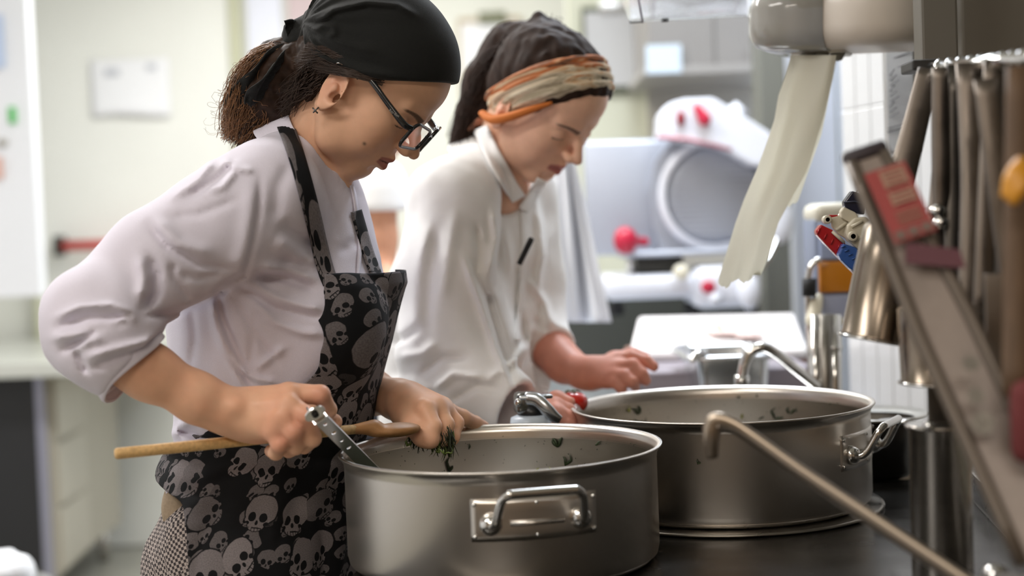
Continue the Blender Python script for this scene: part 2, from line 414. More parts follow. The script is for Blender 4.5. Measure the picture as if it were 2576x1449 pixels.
def skull_print(name='skull_print_cloth'):
    m = bpy.data.materials.new(name); m.use_nodes = True; nt = m.node_tree; N, L = nt.nodes, nt.links; b = N['Principled BSDF']
    b.inputs['Roughness'].default_value = .85; b.inputs['Specular IOR Level'].default_value = .25
    uv = N.new('ShaderNodeUVMap'); uv.uv_map = 'UVMap'
    nz = N.new('ShaderNodeTexNoise'); nz.inputs['Scale'].default_value = 90; nz.inputs['Detail'].default_value = 2; L.new(uv.outputs[0], nz.inputs[0])
    va = N.new('ShaderNodeVectorMath'); va.operation = 'MULTIPLY_ADD'; L.new(nz.outputs[1], va.inputs[0]); va.inputs[1].default_value = (.003, .003, 0); L.new(uv.outputs[0], va.inputs[2])
    bg = srgb(20, 21, 24); masks = []
    for sc, seed, big in ((19.0, 0.0, 1.0), (40.0, 3.7, 1.0)):
        mp = N.new('ShaderNodeMapping'); mp.inputs['Scale'].default_value = (sc, sc, 1); mp.inputs['Location'].default_value = (seed, seed*.7, 0); L.new(va.outputs[0], mp.inputs[0])
        v = N.new('ShaderNodeTexVoronoi'); v.voronoi_dimensions = '2D'; v.inputs['Scale'].default_value = 1.0; v.inputs['Randomness'].default_value = .62; L.new(mp.outputs[0], v.inputs['Vector'])
        df = N.new('ShaderNodeVectorMath'); df.operation = 'SUBTRACT'; L.new(mp.outputs[0], df.inputs[0]); L.new(v.outputs['Position'], df.inputs[1])
        sx = N.new('ShaderNodeSeparateXYZ'); L.new(df.outputs[0], sx.inputs[0]); cx = N.new('ShaderNodeSeparateColor'); L.new(v.outputs['Color'], cx.inputs[0])
        x = NX(nt, sx.outputs[0]); y = NX(nt, sx.outputs[1]); r1 = NX(nt, cx.outputs[0]); r2 = NX(nt, cx.outputs[1]); r3 = NX(nt, cx.outputs[2])
        an = (r1-.5)*2.2; c, s_ = an.cos(), an.sin()
        X = x*c-y*s_; Y = x*s_+y*c
        asym = (r3-.5)*.16
        k = r2*.35+.80; X = X*k; Y = Y*k
        def e(cx_, cy, rx, ry, off=None):
            xx = (X-cx_) if off is None else (X-cx_-off)
            return (xx*(1/rx)).sq().__add__(((Y-cy)*(1/ry)).sq()).sqrt()
        u = e(0, .13, .40, .34)*-1+1
        u = u.mx((e(0, -.17, .21, .20, asym)*-1+1)*1.0)
        u = u.mx((e(.0, -.08, .31, .12, asym)*-1+1)*.8)
        eye = e(.135, -.03, .092, .10, asym).mn(e(-.135, -.03, .092, .10, asym)).mn(e(0, -.155, .035, .055, asym)).mn(e(.23, -.17, .06, .05, asym)).mn(e(-.23, -.17, .06, .05, asym))-1
        teeth = ((X*14).fract()-.5).abs()*.8-.06
        low = (Y+.25).step(-.02, .02); teeth = teeth.mx(low*2)
        tl = ((Y+.285).abs()*12-.14).mx((X.abs()*-1+.10)*-8)
        mk = u.mn(eye).mn(teeth.mx((Y+.38).step(0, -.01)*.0)).mn(tl*1.0)
        masks.append((mk.step(.0, .05), r3, u))
    big, rb, ub = masks[0]; small, rs, us = masks[1]
    free = (ub*-1).step(.03, .10)
    sm = small*free*(rs.step(.30, .34))
    tone = (rb*.55+.5)
    n2 = N.new('ShaderNodeTexNoise'); n2.inputs['Scale'].default_value = 700; L.new(uv.outputs[0], n2.inputs[0])
    g = NX(nt, n2.outputs[0]).step(.2, .75)*.45+.6
    tot = (big*tone).mx(sm*.62)*g
    mx = N.new('ShaderNodeMix'); mx.data_type = 'RGBA'; L.new(tot.s, mx.inputs[0]); mx.inputs[6].default_value = (*bg, 1); mx.inputs[7].default_value = (*srgb(140, 133, 135), 1)
    L.new(mx.outputs[2], b.inputs['Base Color'])
    return m
def check_cloth(name, c1, c2, s=260):
    m = bpy.data.materials.new(name); m.use_nodes = True; nt = m.node_tree; N, L = nt.nodes, nt.links; b = N['Principled BSDF']; b.inputs['Roughness'].default_value = .9
    tc = N.new('ShaderNodeTexCoord'); ck = N.new('ShaderNodeTexChecker'); ck.inputs['Scale'].default_value = s; ck.inputs[1].default_value = (*c1, 1); ck.inputs[2].default_value = (*c2, 1)
    mp = N.new('ShaderNodeMapping'); mp.inputs['Rotation'].default_value = (0.3, .2, .5); L.new(tc.outputs['Object'], mp.inputs[0]); L.new(mp.outputs[0], ck.inputs[0]); L.new(ck.outputs[0], b.inputs['Base Color'])
    return m
# ------------------------------------------------------------------ the room shell
def struct(name, mm, m, smooth=False):
    o = mesh(name, mm[0], mm[1], m, None, smooth=smooth); o['kind'] = 'structure'; return o
WALL = mat('cream_paint', srgb(228, 228, 218), .55, noise=.03, scale=3)
WHITE = mat('white_paint', srgb(232, 233, 236), .45, noise=.02, scale=4)
TAN = mat('warm_plaster', srgb(150, 132, 112), .7, noise=.08, scale=2)
FLOORM = mat('grey_floor', srgb(150, 148, 138), .35, noise=.08, scale=6)
XL, XR, YB, YF, ZC = -2.75, 2.3, 6.2, -2.4, 2.78
struct('floor', boxm(((XL+XR)/2, (YB+YF)/2, -.05), (XR-XL+.4, YB-YF+.4, .1)), FLOORM)
struct('ceiling', boxm(((XL+XR)/2, (YB+YF)/2, ZC+.05), (XR-XL+.4, YB-YF+.4, .1)), WALL)
struct('wall_back', boxm(((XL+XR)/2, YB+.05, ZC/2), (XR-XL+.4, .1, ZC)), WALL)
struct('wall_left', boxm((XL-.05, (YB+YF)/2, ZC/2), (.1, YB-YF, ZC)), WHITE)
struct('wall_right', boxm((XR+.05, (YB+YF)/2, ZC/2), (.1, YB-YF, ZC)), TAN)
struct('wall_front', boxm(((XL+XR)/2, YF-.05, ZC/2), (XR-XL, .1, ZC)), TAN)
struct('baseboard_back', boxm((-.6, YB-.012, .05), (4.2, .024, .10)), mat('olive_skirting', srgb(128, 124, 104), .5))
# ------------------------------------------------------------------ near cook: skin, jacket, apron, bandana, glasses
COTTON = mat('white_cotton', srgb(222, 217, 230), .82, sheen=.15, spec=.2, bump=.25, scale=900, noise=.03)
SKULL = skull_print()
YAW = math.radians(18)
FV = np.array([math.cos(YAW), -math.sin(YAW), 0]); LV = np.array([-math.sin(YAW), -math.cos(YAW), 0])
class Loft:
    def __init__(s, rows, d, yaw, bs=None):
        s.F = np.array([math.cos(yaw), -math.sin(yaw), 0]); s.L = np.array([-math.sin(yaw), -math.cos(yaw), 0]); Z = []; C = []; A = []; B = []
        for y, l, r, b in rows:
            c = P((l+r)/2, y, d); w_ = (r-l)/2*PX(d); Z.append(c[2]); C.append(c[:2]); B.append(b)
            A.append(math.sqrt(max(w_*w_-(b*math.sin(yaw))**2, 1e-4))/math.cos(yaw))
        o = np.argsort(Z); zz = np.array(Z)[o]; zi = np.linspace(zz[0], zz[-1], 80)
        def sm(v):
            v = np.interp(zi, zz, np.array(v)[o]); k = np.ones(7)/7; return np.convolve(np.pad(v, 3, mode='edge'), k, 'valid')
        s.z = zi; s.cx = sm([c[0] for c in C]); s.cy = sm([c[1] for c in C]); s.a = sm(A); s.b = sm(B)
    def sec(s, z): return [np.interp(z, s.z, v) for v in (s.cx, s.cy, s.a, s.b)]
    def pt(s, th, z, off=0):
        cx, cy, a, b = s.sec(z); n = np.array([math.cos(th)/a, math.sin(th)/b]); n /= np.linalg.norm(n)
        q = (a*math.cos(th)+n[0]*off)*s.F+(b*math.sin(th)+n[1]*off)*s.L
        return np.array([cx, cy, z])+q
    def fn(s, grow=0, top=None, bot=None):
        def f(p):
            z = np.clip(p[:, 2], s.z[0], s.z[-1]); cx, cy, a, b = s.sec(z); a = a+grow; b = b+grow
            qx, qy = p[:, 0]-cx, p[:, 1]-cy; u = (qx*s.F[0]+qy*s.F[1]); v = (qx*s.L[0]+qy*s.L[1])
            k0 = np.sqrt((u/a)**2+(v/b)**2); k1 = np.sqrt((u/a**2)**2+(v/b**2)**2)+1e-6; d = k0*(k0-1)/k1
            t = s.z[-1] if top is None else top; bb = s.z[0] if bot is None else bot
            e = np.maximum(p[:, 2]-t, bb-p[:, 2]); h = np.maximum(.03-np.abs(d-e), 0)/.03
            return np.maximum(d, e)+h*h*.03*.25
        return f
T1 = Loft([(395, 690, 830, .085), (450, 590, 885, .135), (520, 520, 915, .160), (600, 455, 940, .160), (690, 432, 962, .158), (760, 424, 980, .155), (860, 430, 968, .150),
           (960, 445, 945, .140), (1060, 450, 915, .135), (1150, 446, 890, .145), (1250, 436, 872, .165), (1350, 425, 868, .175), (1500, 420, 866, .175)], 1.90, YAW)
CH = thing('person', 'cook in black bandana and glasses stirring the near pot in a skull print apron', 'person', (-.36, 1.90, 0))
def push(V, fld, off, it=6):
    V = np.array(V, float)
    for _ in range(it):
        d = fld(V); g = np.stack([fld(V+np.eye(3)[i]*.002)-d for i in range(3)], 1)/.002; g /= np.linalg.norm(g, axis=1)[:, None]+1e-6
        V = V+g*np.clip(off-d, 0, .02)[:, None]
    return V
# skin ---------------------------------------------------------------
def skin_patch(fld, lo, hi, h, colf, relaxn=1):
    V, Q = surf(fld, lo, hi, h); return relax(V, Q, relaxn), Q
HM1 = headrot(9, 48, 4); HO1 = P(892, 231, 1.862); HS1 = .975
fh = Field(); W1, inv1 = head_field(fh, HM1, HO1, HS1)
fh.rc(W1((-.036, 0, -.005)), P(785, 470, 1.90), .046, .054, k=.006)
fh.rc(P(850, 395, 1.865), P(855, 470, 1.87), .012, .010, k=.02)
Vh, Qh = surf(fh, HO1-.19, HO1+np.array([.19, .15, .19]), .0017)
Vh = relax(Vh, Qh, 1)
BASE1 = srgb(230, 182, 150)
Ch = skin_col(inv1(Vh), BASE1)
mole = P(915, 360, 1.80); q = Vh-mole; mz = np.exp(-((q[:, 0]/.0022)**2+(q[:, 2]/.0022)**2))*(Vh[:, 1] < 1.86); Ch = Ch*(1-.8*mz[:, None])
def P3(t): return P(*t[:3])
def finger(f, js, k=.004):
    for a, b in zip(js[:-1], js[1:]): f.rc(P3(a), P3(b), a[3], b[3], k)
fa = Field()
fa.chain([(P(205, 835, 1.62), .036), (P(375, 935, 1.632), .0300), (P(500, 1002, 1.648), .0265), (P(575, 1036, 1.66), .0235), (P(615, 1042, 1.664), .0235)], k=.02)
MC = [(726, 990, 1.662, .0135), (724, 1018, 1.645, .0140), (708, 1052, 1.638, .0135), (688, 1084, 1.642, .0120)]
for m_ in MC: fa.rc(P(605, 1038+(m_[1]-1035)*.25, 1.665), P3(m_), .0185, m_[3], k=.014)
fa.ell(P(655, 1050, 1.672), (.034, .018, .030), k=.02)
finger(fa, [MC[0], (806, 992, 1.660, .0112), (826, 1030, 1.685, .0100), (812, 1056, 1.702, .0088)])
finger(fa, [MC[1], (768, 1044, 1.634, .0112), (786, 1102, 1.650, .0102), (765, 1124, 1.682, .0090)])
finger(fa, [MC[2], (738, 1086, 1.630, .0108), (744, 1122, 1.650, .0098), (726, 1134, 1.680, .0088)])
finger(fa, [MC[3], (704, 1116, 1.634, .0098), (694, 1138, 1.655, .0088), (682, 1134, 1.680, .0080)])
finger(fa, [(632, 1022, 1.69, .0165), (722, 1020, 1.705, .0145), (798, 1042, 1.712, .0118), (842, 1060, 1.708, .0095)], k=.010)
for m_ in MC: fa.ell(P(m_[0]+3, m_[1]-4, m_[2]-.010), (.009, .006, .009), k=.008)
fa.rc(P(640, 1020, 1.643), P(700, 1010, 1.638), .002, .002, k=.008); fa.rc(P(640, 1048, 1.642), P(690, 1052, 1.632), .002, .002, k=.008)
fa.rc(P(588, 1010, 1.648), P(592, 1020, 1.640), .010, .008, k=.014)
Va, Qa = surf(fa, P(160, 900, 1.72)*np.array([1, 0, 0])+np.array([0, 1.55, .95]), P(900, 1000, 1.62)*np.array([1, 0, 0])+np.array([.03, 1.78, 1.28]), .0021); Va = relax(Va, Qa, 1)
fb = Field()
fb.chain([(P(800, 900, 2.03), .036), (P(930, 985, 1.965), .0290), (P(1005, 1006, 1.905), .0245), (P(1030, 1012, 1.890), .0250)], k=.02)
ML = [(1126, 1036, 1.905, .0130), (1112, 1026, 1.880, .0140), (1094, 1022, 1.855, .0140), (1070, 1028, 1.832, .0130)]
for m_ in ML: fb.rc(P(1025, 1014, 1.885), P3(m_), .0210, m_[3], k=.014)
fb.ell(P(1062, 1046, 1.865), (.036, .030, .026), k=.02)
finger(fb, [ML[0], (1164, 1050, 1.925, .0110), (1195, 1064, 1.955, .0098), (1218, 1074, 1.980, .0084)])
finger(fb, [ML[1], (1146, 1064, 1.872, .0112), (1136, 1100, 1.855, .0102), (1112, 1108, 1.846, .0090)])
finger(fb, [ML[2], (1122, 1068, 1.842, .0112), (1110, 1104, 1.832, .0100), (1090, 1110, 1.832, .0090)])
finger(fb, [ML[3], (1092, 1072, 1.816, .0102), (1084, 1102, 1.812, .0092), (1068, 1106, 1.820, .0084)])
finger(fb, [(1025, 1035, 1.87, .0170), (1040, 1070, 1.835, .0145), (1062, 1096, 1.815, .0115), (1082, 1108, 1.812, .0095)], k=.010)
Vb, Qb = surf(fb, (P(780, 0, 2.05)[0], 1.76, .95), (P(1260, 0, 1.98)[0], 2.09, 1.28), .0025); Vb = relax(Vb, Qb, 1)
ft = Field(); ft.add('u', T1.fn(-.022, top=P(0, 430, 1.9)[2]), (0, 0, 0), 60, .01)
ft.rc(P(740, 470, 1.90), P(700, 560, 1.90), .07, .09, k=.05)
ft.rc(P(655, 510, 1.755), P(205, 812, 1.625), .040, .030, k=.03); ft.rc(P(715, 490, 2.05), P(800, 890, 2.05), .040, .030, k=.03)
for sgn in (-1, 1):
    hip = np.array([-.345, 1.90, .93])+LV*.085*sgn; kn = np.array([-.335, 1.90, .50])+LV*.095*sgn; an = np.array([-.38, 1.90, .09])+LV*.10*sgn
    ft.rc(hip, kn, .082, .052, k=.03); ft.rc(kn, an, .052, .035, k=.02); ft.rc(an, an+FV*.15-np.array([0, 0, .055]), .036, .026, k=.03)
Vt, Qt = surf(ft, (-.85, 1.5, .0), (.05, 2.3, 1.42), .009)
def merge(*pp):
    V = np.concatenate([p[0] for p in pp]); n = 0; Q = []
    for p in pp: Q.append(p[1]+n); n += len(p[0])
    return V, np.concatenate(Q)
def arm_col(V, base):
    c = np.tile(np.array(base), (len(V), 1)); n = vnoise(V, .018, 3)*.5+.5; c = c*(1-.18*n[:, None]*np.array([0, .5, .6])); return c
Ca = arm_col(Va, BASE1)
for m_ in MC+[(806, 990, 1.655), (768, 1044, 1.630), (738, 1086, 1.625), (704, 1116, 1.63)]:
    g = np.exp(-((Va-P3(m_))**2).sum(1)/.014**2); Ca = Ca*(1-g[:, None]*.55)+np.array(srgb(205, 128, 108))*g[:, None]*.55
Cb = arm_col(Vb, BASE1)
BV, BQ = merge((Vh, Qh), (Va, Qa), (Vb, Qb), (Vt, Qt))
mesh('body', BV, BQ, SKIN, CH, col=np.concatenate([Ch, Ca, Cb, np.tile(BASE1, (len(Vt), 1))]))
# jacket ---------------------------------------------------------------
def fold_disp(folds, dmax, dmin=-9):
    """cloth folds: ridges (+) and creases (-) lying along lines of the near side; (points, width px, height m)"""
    segs = []
    for pts, wd, am in folds:
        n = len(pts)-1
        for i in range(n): segs.append((pts[i], pts[i+1], max(wd, 9), am, i/n, (i+1)/n))
    def f(p):
        x, y = proj(p); out = np.zeros(len(p)); near = smst((dmax-p[:, 1])/.05)*(p[:, 1] > dmin)
        acc = {}
        for (x0, y0), (x1, y1), wd, am, t0, t1 in segs:
            dx, dy = x1-x0, y1-y0; t = np.clip(((x-x0)*dx+(y-y0)*dy)/(dx*dx+dy*dy), 0, 1); tt = t0+(t1-t0)*t
            d2 = ((x-x0-t*dx)**2+(y-y0-t*dy)**2); v = am*(1.35 if am > 0 else 1.45)*np.exp(-d2/wd**2)*np.clip(np.minimum(tt, 1-tt)*5+.15, 0, 1)
            k = (wd, am, id(t0) if False else round(am*1e6)); out = np.where(np.abs(v) > np.abs(out), v, out) if am > 0 else out
            if am < 0: acc.setdefault('n', np.zeros(len(p))); acc['n'] = np.minimum(acc['n'], v)
        if 'n' in acc: out = out+acc['n']
        return -out*near
    return f
fj = Field(); fj.add('u', T1.fn(0, bot=P(0, 1262, 1.9)[2]), (0, 0, 0), 60, .01)
fj.rc(P(775, 420, 1.90), P(720, 520, 1.90), .056, .11, k=.05)
fj.rc(P(738, 392, 1.875), P(668, 498, 1.765), .034, .066, k=.04); fj.rc(P(752, 400, 1.93), P(735, 480, 2.06), .034, .062, k=.04)
fj.chain([(P(672, 505, 1.765), .067), (P(550, 575, 1.73), .067), (P(400, 662, 1.69), .061), (P(240, 785, 1.635), .0500)], k=.03)
fj.chain([(P(208, 812, 1.625), .0490), (P(268, 868, 1.62), .0475), (P(340, 922, 1.628), .0445)], k=.035)
fj.ell(P(255, 800, 1.61), (.05, .04, .045), k=.03)
fj.chain([(P(730, 490, 2.06), .060), (P(790, 860, 2.06), .055), (P(880, 940, 2.0), .045)], k=.03)
fj.ell(P(838, 810, 1.80), (.050, .045, .062), k=.06)
JF = [([(655, 440), (652, 520), (640, 600), (615, 690), (560, 720)], 5, -.0035), ([(635, 450), (630, 540), (618, 620), (595, 690)], 22, .004),
 ([(345, 795), (430, 790), (520, 760), (600, 705)], 7, -.004),
 ([(135, 800), (200, 770), (280, 765), (345, 790)], 9, .0055), ([(140, 825), (220, 798), (300, 800), (350, 800)], 7, -.005), ([(125, 850), (200, 840), (260, 855)], 12, .006),
 ([(150, 885), (215, 850), (280, 820), (330, 800)], 8, -.006), ([(190, 880), (250, 835), (320, 800), (350, 800)], 9, .006),
 ([(375, 640), (395, 690), (390, 740), (350, 790)], 12, -.0060), ([(350, 640), (362, 700), (355, 750)], 14, .006), ([(370, 560), (420, 620), (500, 665), (600, 680)], 9, -.004), ([(385, 545), (450, 610), (540, 640)], 16, .005),
 ([(450, 690), (500, 700), (560, 690)], 8, -.003), ([(480, 760), (440, 700), (430, 660)], 9, -.004),
 ([(590, 400), (560, 440), (520, 470), (470, 500)], 9, -.004), ([(640, 430), (600, 425), (560, 400)], 9, .004), ([(540, 400), (500, 450), (430, 500)], 10, .004), ([(430, 545), (500, 540), (600, 500)], 11, -.0025), ([(600, 420), (560, 470), (520, 480)], 7, .004),
 ([(190, 880), (205, 910), (220, 940)], 8, -.005), ([(215, 900), (280, 880), (360, 860), (395, 850)], 9, .0055), ([(230, 925), (300, 900), (385, 870)], 7, -.005),
 ([(545, 728), (560, 800), (590, 870), (640, 960)], 9, -.0045), ([(530, 735), (545, 820), (575, 900), (620, 985)], 12, .0050), ([(600, 720), (690, 775), (760, 790), (815, 800)], 9, -.0040), ([(610, 705), (700, 750), (770, 770), (815, 775)], 12, .0055),
 ([(640, 690), (720, 700), (800, 730)], 12, -.0045), ([(650, 670), (730, 680), (805, 705)], 14, .0055), ([(620, 740), (690, 810), (760, 835), (820, 840)], 11, .0045), ([(590, 745), (640, 830), (700, 920)], 10, -.0035),
 ([(640, 780), (635, 860), (625, 935)], 4, -.0030), ([(480, 760), (490, 850), (480, 930)], 4, -.0030), ([(700, 560), (760, 600), (800, 640)], 20, -.004), ([(690, 600), (750, 640), (810, 660)], 22, .005), ([(730, 410), (700, 470), (690, 560)], 18, -.003),
 ([(600, 920), (640, 950), (700, 965)], 9, .005), ([(640, 930), (680, 900), (720, 870)], 10, .004), ([(850, 640), (900, 600), (890, 520)], 14, -.003), ([(640, 970), (600, 930), (560, 880)], 8, -.004),
 ([(430, 1100), (470, 1060), (520, 1050)], 12, .006), ([(440, 1080), (480, 1090), (500, 1100)], 8, -.006)]
fj.add('d', fold_disp(JF, 1.93), (0, 0, 0), 60)
fj.add('d', lambda p: vnoise(p, .05, 5)*.0022+vnoise(p*np.array([1, 1, .6]), .022, 6)*.0010, (0, 0, 0), 60)
cd_ = (P(340, 922, 1.628)-P(208, 812, 1.625)); cd_ /= np.linalg.norm(cd_)
cutc = P(330, 922, 1.628)
fj.add('i', lambda p: np.where(((p-cutc)**2).sum(1) < .09**2, (p-cutc)@cd_, -1.0), (0, 0, 0), 60, .004)
fj.rc(P(862, 455, 1.86), P(700, 560, 1.86), .001, .001)  # keeps the field bounded near the throat
nk = Field()
# neck hole and sleeve opening
fj.rc(P(800, 360, 1.88), P(770, 440, 1.90), .055, .050, k=.006, kind='s')
fj.rc(P(300, 898, 1.627), P(420, 968, 1.635), .0335, .0400, k=.004, kind='s')
Vj, Qj = surf(fj, (P(60, 0, 1.6)[0], 1.50, P(0, 1290, 1.9)[2]), (P(1020, 0, 1.9)[0], 2.20, P(0, 330, 1.9)[2]), .0030); Vj, Qj = biggest(relax(Vj, Qj, 1), Qj)
JK = mesh('jacket', Vj, Qj, COTTON, CH)
# rolled cuff of the near sleeve
ca, cb_, cc = frame(cd_, (0, -1, 0))
def cuff(u, v):
    a = 2*PI*u; w_ = -.034+.040*v; r_ = .0492+.0014*math.sin(3*a+v*3)+.0009*math.sin(7*a+1)+.0022*math.exp(-((v-.08)/.10)**2)+.0018*math.exp(-((v-.9)/.10)**2)-.0016*math.exp(-((v-.55+.1*math.sin(2*a))/.08)**2)
    return cutc+cd_*(w_+.004*math.sin(2*a+.5))+(r_*math.cos(a))*ca+(r_*.96*math.sin(a))*cb_
V, Fc = gridm(cuff, 72, 18, True); o = mesh('rolled_cuff', V, Fc, COTTON, JK); mod(o, 'SOLIDIFY', thickness=.0035, offset=-1); mod(o, 'BEVEL', width=.001, segments=2)
# stand collar: band round the neck
ct = P(797, 375, 1.885); cb2 = P(728, 283, 1.89); ax1 = cb2-ct; rad = np.linalg.norm(ax1); ax1 /= rad
nrm = np.cross(ax1, np.array([0, 1, .05])); nrm /= np.linalg.norm(nrm); nrm = nrm if nrm[2] > 0 else -nrm; lat = np.cross(nrm, ax1)
def collar(u, v):
    a = PI*(.03+1.94*u)  # opens at the front
    h = -.040*(1-v); r_ = 1+.16*(1-v)
    wob = .002*math.sin(a*3+v*4)
    a2 = a+PI
    return ct+nrm*(h*(1.1-.1*math.cos(a))+wob)+(rad*r_*math.cos(a2))*ax1+(.062*r_*math.sin(a2))*lat
V, Fc = gridm(collar, 60, 9); o = mesh('collar', V, Fc, COTTON, JK); mod(o, 'SOLIDIFY', thickness=.003); mod(o, 'BEVEL', width=.001, segments=2)
# placket edge: the overlapping front
def ribbon(pts, wdt, nv, side, m, parent, name, th=.0016, n=6, wave=0, uvs=False, taper=None, fld=None):
    """cloth band along pts; side = width direction per point"""
    pr = smoothpath(pts, n); k = len(pr); V = []; U = []; s_ = 0
    for i in range(k):
        if i: s_ += np.linalg.norm(pr[i]-pr[i-1])
        sd = np.asarray(side[min(int(i/(k-1)*(len(side)-1)+.5), len(side)-1)], float); sd = sd/np.linalg.norm(sd)
        tg = pr[min(i+1, k-1)]-pr[max(i-1, 0)]; tg /= np.linalg.norm(tg)+1e-9; sd = sd-tg*(sd@tg); sd /= np.linalg.norm(sd)+1e-9; nn = np.cross(tg, sd)
        wv = wdt*(1 if taper is None else np.interp(i/(k-1), *taper))
        for j in range(nv):
            t = j/(nv-1)-.5; V.append(pr[i]+sd*wv*t+nn*wave*math.sin(t*9+i*.7)); U.append((wv*t+.37, s_+.11))
    Fc = [(i*nv+j, i*nv+j+1, (i+1)*nv+j+1, (i+1)*nv+j) for i in range(k-1) for j in range(nv-1)]
    if fld is not None: V = push(V, fld, .0035)
    o = mesh(name, V, Fc, m, parent, uv=U); mod(o, 'SOLIDIFY', thickness=th, offset=0); return o
fl = Field(); fl.add('u', T1.fn(-.004, top=P(0, 1235, 1.9)[2], bot=.86), (0, 0, 0), 60, .02)
for sgn in (-1, 1):
    hip = np.array([-.345, 1.90, .90])+LV*.085*sgn; kn = np.array([-.335, 1.90, .50])+LV*.095*sgn; an = np.array([-.38, 1.90, .09])+LV*.10*sgn
    fl.rc(hip, kn, .100, .078, k=.03); fl.rc(kn, an, .078, .066, k=.02)
fl.ell(P(445, 1440, 1.84), (.035, .06, .05), k=.04)
fl.add('d', lambda p: vnoise(p*np.array([1, 1, .5]), .03, 9)*.004, (0, 0, 0), 60)
fl.add('i', lambda p: .075-p[:, 2], (0, 0, 0), 60, .003)
# apron ---------------------------------------------------------------
AP = thing('apron', None, None); AP.parent = CH
for k_ in ('label', 'category'):
    if k_ in AP: del AP[k_]
bpy.data.objects.remove(AP)
def th_at(z, pxx):
    ths = np.linspace(.0, PI, 90); xs = np.array([proj(T1.pt(t, z, .01)[None])[0][0] for t in ths]); i = np.argmax(xs); i2 = len(xs)
    return float(np.interp(-pxx, -xs[i:i2], ths[i:i2]))
EDGE = [(690, 806), (760, 812), (860, 812), (900, 800), (950, 752), (1000, 670), (1050, 580), (1075, 520), (1095, 478), (1110, 450)]
rowsA = []
for yy in list(np.linspace(692, 1110, 70))+list(np.linspace(1116, 1560, 70)):
    z = P(700, yy, 1.9)[2]; ex = np.interp(yy, [e[0] for e in EDGE], [e[1] for e in EDGE]); t = th_at(z, ex if yy < 1110 else np.interp(yy, [1110, 1150, 1190, 1240, 1500], [450, 448, 472, 488, 488]))
    rowsA.append((yy, z, min(t, 2.75)))
tt = np.array([r[2] for r in rowsA]); tt = np.convolve(np.pad(tt, 3, mode='edge'), np.ones(7)/7, 'valid')
V, U = [], []; NU = 150
for (yy, z, _), tm in zip(rowsA, tt):
    cx, cy, a_, b_ = T1.sec(z)
    for i in range(NU):
        th = -tm+2*tm*i/(NU-1); top = math.exp(-((yy-690)/70)**2)
        off = .0085+.020*top*math.cos(min(abs(th), 1.5))**2+.006*smst(np.array((yy-900)/200.)).item()
        sk = max(0, min(1, (yy-1120)/160)); wst = math.exp(-((yy-1118)/22)**2)
        off += sk*(.006*math.sin(th*9+.01*yy)+.004*math.sin(th*17+1.3-.006*yy)+.004)-.006*wst+.0015*math.sin(th*40)*wst
        off += .0045*math.exp(-((yy-1250-8*math.sin(th*3))/7)**2)*(1 if .2 < th < 1.5 else .2)-.003*math.exp(-((yy-1262)/6)**2)
        off += .003*math.sin(th*3+yy*.012)+.0025*math.exp(-((yy-722)/5)**2)
        V.append(T1.pt(th, z, max(off, .004))); U.append((th*.155+.6, z))
n = len(rowsA); Q = np.array([(j*NU+i, j*NU+i+1, (j+1)*NU+i+1, (j+1)*NU+i) for j in range(n-1) for i in range(NU-1)])
V = push(V, fj, .006); V = push(V, fl, .008)
Vg = V.reshape(n, NU, 3)
for _ in range(4):
    for c_ in (0, -1): Vg[1:-1, c_] = .4*Vg[1:-1, c_]+.3*(Vg[2:, c_]+Vg[:-2, c_])
for _ in range(3): Vg[1:-1, 1:-1] = Vg[1:-1, 1:-1]*.4+.15*(Vg[2:, 1:-1]+Vg[:-2, 1:-1]+Vg[1:-1, 2:]+Vg[1:-1, :-2])
V = push(Vg.reshape(-1, 3), fj, .004, 2)
AP = mesh('apron', V, Q, SKULL, CH, uv=U); mod(AP, 'SOLIDIFY', thickness=.002, offset=1)
def onT(th, yy, off): z = P(700, yy, 1.9)[2]; return T1.pt(th, z, off)
tn = tt[0]
def onsurf(X, Y, fld, off, d0, d1=2.6):
    """first point of the field met along each sight line"""
    X = np.asarray(X, float); Y = np.asarray(Y, float); d = np.full(len(X), d0); pt = lambda d: np.array([P(x, y, t) for x, y, t in zip(X, Y, d)])
    for _ in range(60):
        v = fld(pt(d))-off; d = np.minimum(d+np.clip(v*.8, -.01, .02), d1)
    return pt(d)
def strap(cl, wd, fld, off, d0, m, parent, name, th=.002, nv=7, n=10):
    pr = smoothpath(cl, n); k = len(pr); tg = np.gradient(pr, axis=0); tg /= np.linalg.norm(tg, axis=1)[:, None]; nr = np.stack([-tg[:, 1], tg[:, 0]], 1); t = np.linspace(-.5, .5, nv)
    X = (pr[:, None, 0]+nr[:, None, 0]*t*wd).ravel(); Y = (pr[:, None, 1]+nr[:, None, 1]*t*wd).ravel(); V = onsurf(X, Y, fld, off, d0)
    G = V.reshape(k, nv, 3)
    for _ in range(3): G[1:-1] = .5*G[1:-1]+.25*(G[2:]+G[:-2])
    U = np.stack([np.tile(t*wd*PX(d0+.1)+.37, k), np.repeat(np.arange(k)*np.linalg.norm(pr[1]-pr[0])*PX(d0+.1), nv)], 1)*1.5
    Fc = [(i*nv+j, i*nv+j+1, (i+1)*nv+j+1, (i+1)*nv+j) for i in range(k-1) for j in range(nv-1)]
    o = mesh(name, G.reshape(-1, 3), Fc, m, parent, uv=U); mod(o, 'SOLIDIFY', thickness=th, offset=0); return o
strap([(832, 712), (820, 680), (802, 610), (786, 540), (768, 470), (748, 400), (730, 345), (718, 318), (712, 305)], 40, fj, .0035, 1.55, SKULL, AP, 'neck_strap')
strap([(948, 694), (928, 640), (910, 580), (896, 530)], 26, fj, .0030, 1.55, SKULL, AP, 'neck_strap')
ribbon([P(896, 530, 1.93), P(884, 490, 1.945), P(868, 450, 1.955), P(850, 424, 1.96), P(820, 380, 1.965)], .020, 5, [(1, -.5, 0)]*5, SKULL, AP, 'neck_strap', th=.002)
